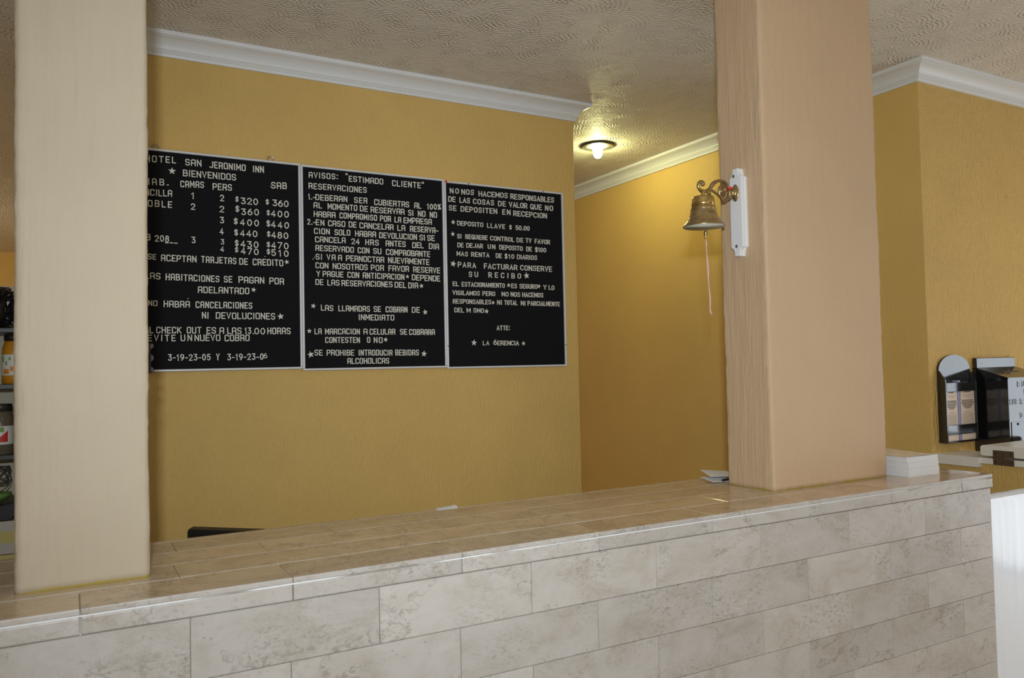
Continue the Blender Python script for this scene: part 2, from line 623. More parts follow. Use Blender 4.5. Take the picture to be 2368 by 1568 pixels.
def tube(pts, rad, seg=10, bm=None, smooth_n=4):
    """round bar along smoothed points; rad is a number or a list"""
    bm = bm or bmesh.new()
    P = [Vector(p) for p in pts]
    Rr = list(rad) if isinstance(rad, (list, tuple)) else [rad] * len(P)
    Q, S = [], []
    for i in range(len(P) - 1):
        p0, p1, p2, p3 = P[max(0, i - 1)], P[i], P[i + 1], P[min(len(P) - 1, i + 2)]
        for k in range(smooth_n):
            t = k / smooth_n
            Q.append(0.5 * ((2 * p1) + (p2 - p0) * t + (2 * p0 - 5 * p1 + 4 * p2 - p3) * t * t + (3 * p1 - p0 - 3 * p2 + p3) * t ** 3))
            S.append(Rr[i] * (1 - t) + Rr[i + 1] * t)
    Q.append(P[-1])
    S.append(Rr[-1])
    rings = []
    nrm = None
    for i, q in enumerate(Q):
        d = (Q[min(i + 1, len(Q) - 1)] - Q[max(i - 1, 0)]).normalized()
        if nrm is None:
            nrm = d.orthogonal().normalized()
        nrm = (nrm - d * nrm.dot(d)).normalized()
        bn = d.cross(nrm)
        rings.append([bm.verts.new(q + (nrm * math.cos(2 * PI * k / seg) + bn * math.sin(2 * PI * k / seg)) * S[i]) for k in range(seg)])
    for a, b in zip(rings, rings[1:]):
        for k in range(seg):
            bm.faces.new((a[k], a[(k + 1) % seg], b[(k + 1) % seg], b[k]))
    bm.faces.new(rings[0][::-1])
    bm.faces.new(rings[-1])
    return bm


def prism(poly, axis, a, b, bm=None, bev=0.0, seg=2):
    """polygon extruded along axis from a to b; poly gives the other two coordinates in order"""
    bm = bm or bmesh.new()

    def P(u, v, w):
        return {'X': (w, u, v), 'Y': (u, w, v), 'Z': (u, v, w)}[axis]
    lo = [bm.verts.new(P(u, v, a)) for u, v in poly]
    hi = [bm.verts.new(P(u, v, b)) for u, v in poly]
    fs = [bm.faces.new(lo), bm.faces.new(hi[::-1])]
    n = len(poly)
    for i in range(n):
        fs.append(bm.faces.new((lo[i], lo[(i + 1) % n], hi[(i + 1) % n], hi[i])))
    if bev:
        es = list({e for f in fs[:2] for e in f.edges})
        bmesh.ops.bevel(bm, geom=es, offset=bev, segments=seg, affect='EDGES', profile=0.5)
    return bm


# ---- push-in letter shapes: strokes on a unit-height grid
def arc(cx, cy, rx, ry, a0, a1, n=7):
    return [(cx + rx * math.cos(math.radians(a0 + (a1 - a0) * i / n)), cy + ry * math.sin(math.radians(a0 + (a1 - a0) * i / n))) for i in range(n + 1)]


def rrect(w, r):
    return (arc(w - r, 1 - r, r, r, 0, 90, 3) + arc(r, 1 - r, r, r, 90, 180, 3) + arc(r, r, r, r, 180, 270, 3)
            + arc(w - r, r, r, r, 270, 360, 3) + [(w, 1 - r)])


def bowl(w, y0, y1, r):
    """open D shape from (0,y1) round to (0,y0)"""
    r = min(r, (y1 - y0) / 2)
    return [(0, y1), (w - r, y1)] + arc(w - r, y1 - r, r, r, 90, 0, 4)[1:] + arc(w - r, y0 + r, r, r, 0, -90, 4) + [(0, y0)]


def s_shape(w, r=.2):
    return ([(w, .84)] + arc(w - r, 1 - r, r, r, 35, 90, 3) + arc(r, 1 - r * 1.2, r, r * 1.2, 90, 180, 3) + arc(r, .5 + r * 1.15, r, r * 1.15, 180, 270, 3)
            + arc(w - r, .5 - r * 1.15, r, r * 1.15, 90, 0, 3) + arc(w - r, r * 1.2, r, r * 1.2, 0, -90, 3) + arc(r, r, r, r, 270, 215, 3) + [(0, .16)])


def glyphs(square):
    w = .51 if square else .57
    r = .13 if square else .28
    g = {}
    if square:
        g['A'] = (w, [[(0, 0), (0, .88), (.1, 1), (w - .1, 1), (w, .88), (w, 0)], [(0, .42), (w, .42)]])
    else:
        g['A'] = (w, [[(0, 0), (w / 2, 1), (w, 0)], [(w * .17, .34), (w * .83, .34)]])
    g['B'] = (w, [bowl(w * .94, .5, 1, r) + [(0, 1)], bowl(w, 0, .5, r), [(0, 0), (0, 1)]])
    g['C'] = (w, [[(w, .80)] + arc(w - r, 1 - r, r, r, 20, 90, 3) + arc(r, 1 - r, r, r, 90, 180, 4) + arc(r, r, r, r, 180, 270, 4) + arc(w - r, r, r, r, 270, 340, 3) + [(w, .20)]])
    g['D'] = (w, [bowl(w, 0, 1, max(r, .18)), [(0, 0), (0, 1)]])
    g['E'] = (w * .88, [[(w * .88, 1), (0, 1), (0, 0), (w * .88, 0)], [(0, .5), (w * .75, .5)]])
    g['F'] = (w * .86, [[(w * .86, 1), (0, 1), (0, 0)], [(0, .5), (w * .72, .5)]])
    g['G'] = (w, [[(w, .80)] + arc(w - r, 1 - r, r, r, 20, 90, 3) + arc(r, 1 - r, r, r, 90, 180, 4) + arc(r, r, r, r, 180, 270, 4) + arc(w - r, r, r, r, 270, 360, 3) + [(w, .46), (w * .55, .46)]])
    g['H'] = (w, [[(0, 0), (0, 1)], [(w, 0), (w, 1)], [(0, .5), (w, .5)]])
    g['I'] = (.12, [[(.06, 0), (.06, 1)]])
    g['J'] = (w * .85, [[(w * .85, 1), (w * .85, r)] + arc(w * .85 - r, r, r, r, 0, -90, 4)[1:] + arc(r, r, r, r, 270, 200, 3)])
    g['K'] = (w, [[(0, 0), (0, 1)], [(w, 1), (0, .42)], [(w * .3, .6), (w, 0)]])
    g['L'] = (w * .82, [[(0, 1), (0, 0), (w * .82, 0)]])
    g['M'] = (w * 1.2, [[(0, 0), (0, 1)], [(w * 1.2, 0), (w * 1.2, 1)], [(.03, .93), (w * .6, .30), (w * 1.2 - .03, .93)]])
    g['N'] = (w, [[(0, 0), (0, 1)], [(w, 0), (w, 1)], [(.04, .93), (w - .04, .07)]])
    g['O'] = (w, [rrect(w, r)])
    g['P'] = (w, [bowl(w, .44, 1, r), [(0, 0), (0, 1)]])
    g['Q'] = (w, [rrect(w, r), [(w * .6, .25), (w * 1.02, -.06)]])
    g['R'] = (w, [bowl(w, .46, 1, r), [(0, 0), (0, 1)], [(w * .5, .46), (w, 0)] if not square else [(w * .55, .46), (w * .92, .32), (w * .98, 0)]])
    g['S'] = (w, [s_shape(w, min(r + .06, .25))])
    g['T'] = (w, [[(0, 1), (w, 1)], [(w / 2, 1), (w / 2, 0)]])
    g['U'] = (w, [[(0, 1)] + arc(r, r, r, r, 180, 270, 4) + arc(w - r, r, r, r, 270, 360, 4) + [(w, 1)]])
    g['V'] = (w, [[(0, 1), (w / 2, 0), (w, 1)]])
    g['X'] = (w, [[(0, 0), (w, 1)], [(0, 1), (w, 0)]])
    g['Y'] = (w, [[(0, 1), (w / 2, .5), (w, 1)], [(w / 2, .5), (w / 2, 0)]])
    g['Z'] = (w, [[(0, 1), (w, 1)], [(0, 0), (w, 0)], [(w - .03, .95), (.03, .05)]])
    d = .56
    g['0'] = (d, [arc(d / 2, .5, d / 2, .5, 0, 360, 18)])
    g['1'] = (.30, [[(.0, .80), (.2, 1), (.2, 0)]])
    g['2'] = (d, [arc(d / 2, .70, d / 2, .30, 165, -15, 9) + [(0, 0), (d, 0)]])
    g['3'] = (d, [[(0.02, 1), (d * .90, 1)], [(d * .88, .97), (d * .45, .58)], arc(d / 2, .30, d / 2, .30, 98, -150, 10)])
    g['4'] = (d, [[(d * .72, 0), (d * .72, 1), (0, .28)], [(.02, .28), (d, .28)]])
    g['5'] = (d, [[(d * .92, 1), (.08, 1), (.04, .55)] + arc(d / 2, .32, d / 2, .32, 130, -150, 10)])
    g['6'] = (d, [arc(d / 2, .31, d / 2, .31, 0, 360, 14), arc(d * .95, .31, d * .95, .70, 180, 105, 6)])
    g['7'] = (d, [[(0, 1), (d, 1), (d * .3, 0)]])
    g['8'] = (d, [arc(d / 2, .27, d / 2, .27, 0, 360, 14), arc(d / 2, .77, d * .42, .23, 0, 360, 14)])
    g['9'] = (d, [arc(d / 2, .69, d / 2, .31, 0, 360, 14), arc(d * .05, .69, d * .95, .70, 0, -75, 6)])
    g['$'] = (.5, [s_shape(.5, .2), [(.25, 1.12), (.25, -.12)]])
    g['%'] = (.6, [[(.05, 0), (.55, 1)], arc(.12, .80, .11, .16, 0, 360, 10), arc(.48, .20, .11, .16, 0, 360, 10)])
    g['-'] = (.34, [[(0, .42), (.34, .42)]])
    g['_'] = (.5, [[(0, -.12), (.5, -.12)]])
    g['.'] = (.14, [[(.02, .05), (.12, .05)]])
    g[':'] = (.14, [[(.02, .15), (.12, .15)], [(.02, .8), (.12, .8)]])
    g['"'] = (.3, [[(.05, 1.05), (.05, .85)], [(.25, 1.05), (.25, .85)]])
    return g


GL = {True: glyphs(True), False: glyphs(False)}


def ribbon(bm, pts, t, put, front=1.0):
    """flat bar of width t along 2-D points, extruded; put(u, v, d) gives the 3-D point (d = 0 back, 1 front)"""
    n = len(pts)
    closed = n > 2 and abs(pts[0][0] - pts[-1][0]) < 1e-6 and abs(pts[0][1] - pts[-1][1]) < 1e-6
    V2 = [Vector(p) for p in pts]
    L, Rr = [], []
    for i, p in enumerate(V2):
        a = V2[i - 1] if i > 0 else (V2[-2] if closed else None)
        b = V2[i + 1] if i < n - 1 else (V2[1] if closed else None)
        d1 = (p - a).normalized() if a is not None and (p - a).length > 1e-9 else None
        d2 = (b - p).normalized() if b is not None and (b - p).length > 1e-9 else None
        d1 = d1 or d2
        d2 = d2 or d1
        n1, n2 = Vector((-d1.y, d1.x)), Vector((-d2.y, d2.x))
        m = n1 + n2
        if m.length < 0.3:
            m = n1
        m.normalize()
        k = min(1.7, 1 / max(0.3, m.dot(n1)))
        q = p.copy()
        if not closed and i == 0:
            q = p - d2 * t * .5
        if not closed and i == n - 1:
            q = p + d1 * t * .5
        L.append(q + m * t * .5 * k)
        Rr.append(q - m * t * .5 * k)
    rows = [[bm.verts.new(put(*L[i], front)), bm.verts.new(put(*Rr[i], front)), bm.verts.new(put(*Rr[i], 0)), bm.verts.new(put(*L[i], 0))] for i in range(n)]
    for a, b in zip(rows, rows[1:]):
        for k in range(4):
            bm.faces.new((a[k], a[(k + 1) % 4], b[(k + 1) % 4], b[k]))
    bm.faces.new(rows[0])
    bm.faces.new(rows[-1][::-1])


def word(bm, text, x0, x1, z0, z1, h, square, put, bold=0.145):
    """letters of one word spread from x0 to x1 (centre heights z0, z1), cap height h"""
    G = GL[square]
    ws = [G[c][0] * h for c in text]
    t = h * bold
    n = len(text)
    inner = (x1 - x0) - t
    tot = sum(ws)
    gap = 0.0
    s = 1.0
    if n > 1:
        gap = (inner - tot) / (n - 1)
        if gap < t * 1.9:
            gap = t * 1.9
            s = (inner - gap * (n - 1)) / tot
    else:
        s = min(1.15, inner / tot) if tot > 0.3 * h else 1.0
    x = x0 + t / 2
    rnd = random.Random(text + str(x0))
    for c, wd_ in zip(text, ws):
        fr = (x + wd_ * s / 2 - x0) / max(1e-6, x1 - x0)
        zb = z0 + (z1 - z0) * fr - h / 2 + rnd.uniform(-.02, .02) * h
        tilt = rnd.uniform(-.03, .03)
        hh = h - t
        for si, st in enumerate(G[c][1]):
            pts = [(x + u * h * s * 1.0 + tilt * (v - .5) * h, zb + t / 2 + v * hh) for u, v in st]
            ribbon(bm, pts, t, put, 1.0 + .05 * si)
        x += wd_ * s + gap


def star_bm(cx, cz, r, put, rot=0.0):
    bm = bmesh.new()
    pts = []
    for i in range(10):
        a = PI / 2 + rot + i * PI / 5
        q = r if i % 2 == 0 else r * .42
        pts.append((cx + q * math.cos(a), cz + q * math.sin(a)))
    f = [bm.verts.new(put(u, v, 1)) for u, v in pts]
    k = [bm.verts.new(put(u, v, 0)) for u, v in pts]
    bm.faces.new(f)
    bm.faces.new(k[::-1])
    for i in range(10):
        bm.faces.new((f[i], f[(i + 1) % 10], k[(i + 1) % 10], k[i]))
    return bm


# ================================================================ the setting
X0, X1, Y0, Y1 = -3.0, 5.6, -5.0, 7.9
struct('floor', B(((X0, Y0, -0.1), (X1, Y1, 0))), M['floor'])
struct('ceiling', B(((X0 - .2, Y0 - .2, H), (X1 + .2, Y1 + .2, H + .12))), M['ceiling'])
struct('wall_back', B(((0.0, YW, 0), (XE, YW + .15, H))), M['yellow'])
bm = prism([(XW, YK), (X1, YK), (X1, YK + .15), (XW + .15, YK + .15), (XW + .15, Y1), (XW, Y1)], 'Z', 0, H)
bmesh.ops.recalc_face_normals(bm, faces=bm.faces)
for f in bm.faces:
    if f.normal.y < -.5:
        f.material_index = 1
struct('wall_right', bm, [M['yellowfine'], M['yellowrough']])
struct('wall_far', B(((X0, Y1, 0), (XW + .15, Y1 + .15, H))), M['yellow'])
struct('wall_left', B(((X0 - .15, Y0, 0), (X0, Y1, H))), M['plain'])
# front wall with a wide window, entrance wall with a glazed opening
struct('wall_front', B(((X0, Y0 - .15, 0), (-1.5, Y0, H)), ((2.7, Y0 - .15, 0), (X1, Y0, H)),
                       ((-1.5, Y0 - .15, 0), (2.7, Y0, .6)), ((-1.5, Y0 - .15, 2.4), (2.7, Y0, H))), M['plain'])
struct('wall_entrance', B(((X1, Y0, 2.35), (X1 + .15, YK + .15, H)), ((X1, -.44, 0), (X1 + .15, YK + .15, 2.35)),
                          ((X1, Y0, 0), (X1 + .15, -2.06, 2.35))), M['plain'])
# low wall that carries the side ledge
struct('wall_side', B(((3.215, .055, 0), (3.36, YK, 1.0645))), M['yellow'])


# crown mouldings: one profile (projection, height below ceiling) swept along the wall foot line
PROF = [(0, -.078), (.010, -.078), (.012, -.070), (.012, -.0665), (.0155, -.0660), (.0155, -.0615), (.0185, -.0610), (.0185, -.0575),
        (.0225, -.0555)] + [(.0225 + .0375 * math.sin(math.radians(a)) ** 2 * (1 - .15 * math.sin(math.radians(2 * a))), -.0545 + .0365 * math.sin(math.radians(a))) for a in range(6, 91, 6)] + [
        (.0615, -.0180), (.0625, -.0160), (.0694, -.0155), (.0694, 0), (0, 0)]


def crown(name, path, side):
    """path: xy wall line; side: +1 when the room lies to the left of the walking direction"""
    bm = bmesh.new()
    P = [Vector(p) for p in path]
    rows = []
    for i, p in enumerate(P):
        ds = []
        if i > 0:
            ds.append((p - P[i - 1]).normalized())
        if i < len(P) - 1:
            ds.append((P[i + 1] - p).normalized())
        ns = [Vector((-d.y, d.x)) * side for d in ds]
        m = ns[0] if len(ns) == 1 else (ns[0] + ns[1]) / (1 + ns[0].dot(ns[1]))
        rows.append([bm.verts.new((p.x + m.x * o, p.y + m.y * o, H + z)) for o, z in PROF])
    n = len(PROF)
    for a, b in zip(rows, rows[1:]):
        for k in range(n):
            bm.faces.new((a[k], a[(k + 1) % n], b[(k + 1) % n], b[k]))
    bm.faces.new(rows[0])
    bm.faces.new(rows[-1][::-1])
    return struct(name, bm, M['white'])


crown('trim_1', [(0.0, YW + .15), (0.0, YW), (XE, YW), (XE, YW + .15)], -1)
crown('trim_2', [(X1, YK), (XW, YK), (XW, Y1)], 1)


# ================================================================ plaster pillars on the counter
def pillar(x0, x1, y0, y1, seed):
    bm = bmesh.new()
    r = .012
    peri = []

    def side(ax, ay, bx, by):
        L = math.hypot(bx - ax, by - ay)
        n = max(2, int(L / .0075))
        return [(ax + (bx - ax) * i / n, ay + (by - ay) * i / n) for i in range(n)]
    peri += side(x0 + r, y0, x1 - r, y0) + arc(x1 - r, y0 + r, r, r, -90, 0, 4)[:-1]
    peri += side(x1, y0 + r, x1, y1 - r) + arc(x1 - r, y1 - r, r, r, 0, 90, 4)[:-1]
    peri += side(x1 - r, y1, x0 + r, y1) + arc(x0 + r, y1 - r, r, r, 90, 180, 4)[:-1]
    peri += side(x0, y1 - r, x0, y0 + r) + arc(x0 + r, y0 + r, r, r, 180, 270, 4)[:-1]
    cx, cy = (x0 + x1) / 2, (y0 + y1) / 2
    rows = []
    nz = 120
    for k in range(nz + 1):
        z = ZC + (H - ZC) * k / nz
        row = []
        for x, y in peri:
            v = Vector((x * 55 + seed, y * 55, z * 7))
            d = noise.noise(v) * .0014 + noise.noise(Vector((x * 6 + seed, y * 6, z * 5))) * .0016
            corner = min(abs(x - x0), abs(x - x1)) < r and min(abs(y - y0), abs(y - y1)) < r
            if corner:
                d += noise.noise(Vector((seed, x * 3, z * 45))) * .0026
            n = Vector((1 if x > x1 - r / 2 else -1 if x < x0 + r / 2 else 0, 1 if y > y1 - r / 2 else -1 if y < y0 + r / 2 else 0))
            if n.length > 0:
                n.normalize()
            row.append(bm.verts.new((x + n.x * d, y + n.y * d, z)))
        rows.append(row)
    m = len(peri)
    for a, b in zip(rows, rows[1:]):
        for i in range(m):
            bm.faces.new((a[i], a[(i + 1) % m], b[(i + 1) % m], b[i]))
    bm.faces.new(rows[0][::-1])
    bm.faces.new(rows[-1])
    return bm


tag(obj('pillar', pillar(1.8614, 2.4005, .160, .356, 3.1), M['peach'], None, True),
    'wide peach plastered pillar on the counter with the bell plaque', 'pillar')
tag(obj('pillar', pillar(-.0915, .1354, .158, .356, 9.7), M['cream'], None, True),
    'narrow cream plastered pillar at the left, in front of the first letter board', 'pillar')

# ================================================================ reception counter
CE = 2.7103   # right end
CL = -2.2     # left end, outside the frame
ct = thing('reception_counter', 'long reception counter faced and topped with beige travertine tiles', 'counter', (1.0, .25, 0))
obj('core', B(((CL, .005, 0), (CE - .004, .500, 1.0935))), M['grout'], ct)
bm = bmesh.new()
RH = .1155
row = 0
z = 1.0535
while z > 0.02:
    x = CL + (.1 if row % 2 else 0)
    j = (.1889 if row % 2 == 0 else .0095)
    n0 = math.floor((CL - j) / .3605)
    n = n0
    while True:
        a, b = j + n * .3605, j + (n + 1) * .3605
        n += 1
        if a >= CE:
            break
        a, b = max(a, CL), min(b, CE)
        if b - a < .01:
            continue
        box(bm, (a + .0006, .0, max(0.002, z - RH + .0006)), (b - .0006, .012, z - .0006), .0008, 1)
    z -= RH
    row += 1
# right end of the counter
z = 1.0535
row = 0
while z > .02:
    s = .30 if row % 2 == 0 else .17
    for a, b in ((.0125, s), (s, .503)):
        box(bm, (CE - .012, a + .0006, max(.002, z - RH + .0006)), (CE, b - .0006, z - .0006), .0008, 1)
    z -= RH
    row += 1
obj('front_tiling', bm, M['trav'], ct)
bm = bmesh.new()
for n in range(-7, 9):
    a, b = max(CL, .0127 + n * .3612), min(CE + .006, .0127 + (n + 1) * .3612)
    if b - a > .02:
        box(bm, (a + .0006, -.006, 1.0552), (b - .0006, .01, 1.0862), .003, 2)
box(bm, (CE - .01, .0105, 1.0552), (CE + .006, .503, 1.0862), .003, 2)
obj('edge_trim', bm, M['trav'], ct)
bm = bmesh.new()
rows_y = [(-.006, .1205, .0127), (.1215, .2425, .185), (.2435, .364, .0205), (.365, .4825, .2055), (.4835, .5055, .0127)]
for y0, y1, j in rows_y:
    for n in range(-8, 9):
        a, b = max(CL, j + n * .3615), min(CE + .006, j + (n + 1) * .3615)
        if b - a > .01:
            box(bm, (a + .0004, y0 + .0002, 1.0885), (b - .0004, y1 - .0002, ZC), .0022 if y0 < 0 else .0008, 2)
bm.normal_update()
for f in bm.faces:
    if f.normal.y < -.25:
        f.material_index = 1
obj('top_tiling', bm, [M['travtop'], M['trav']], ct)
obj('grout_bead', B(((CL, -.0045, 1.0862), (CE + .004, .004, 1.0885))), M['bead'], ct)

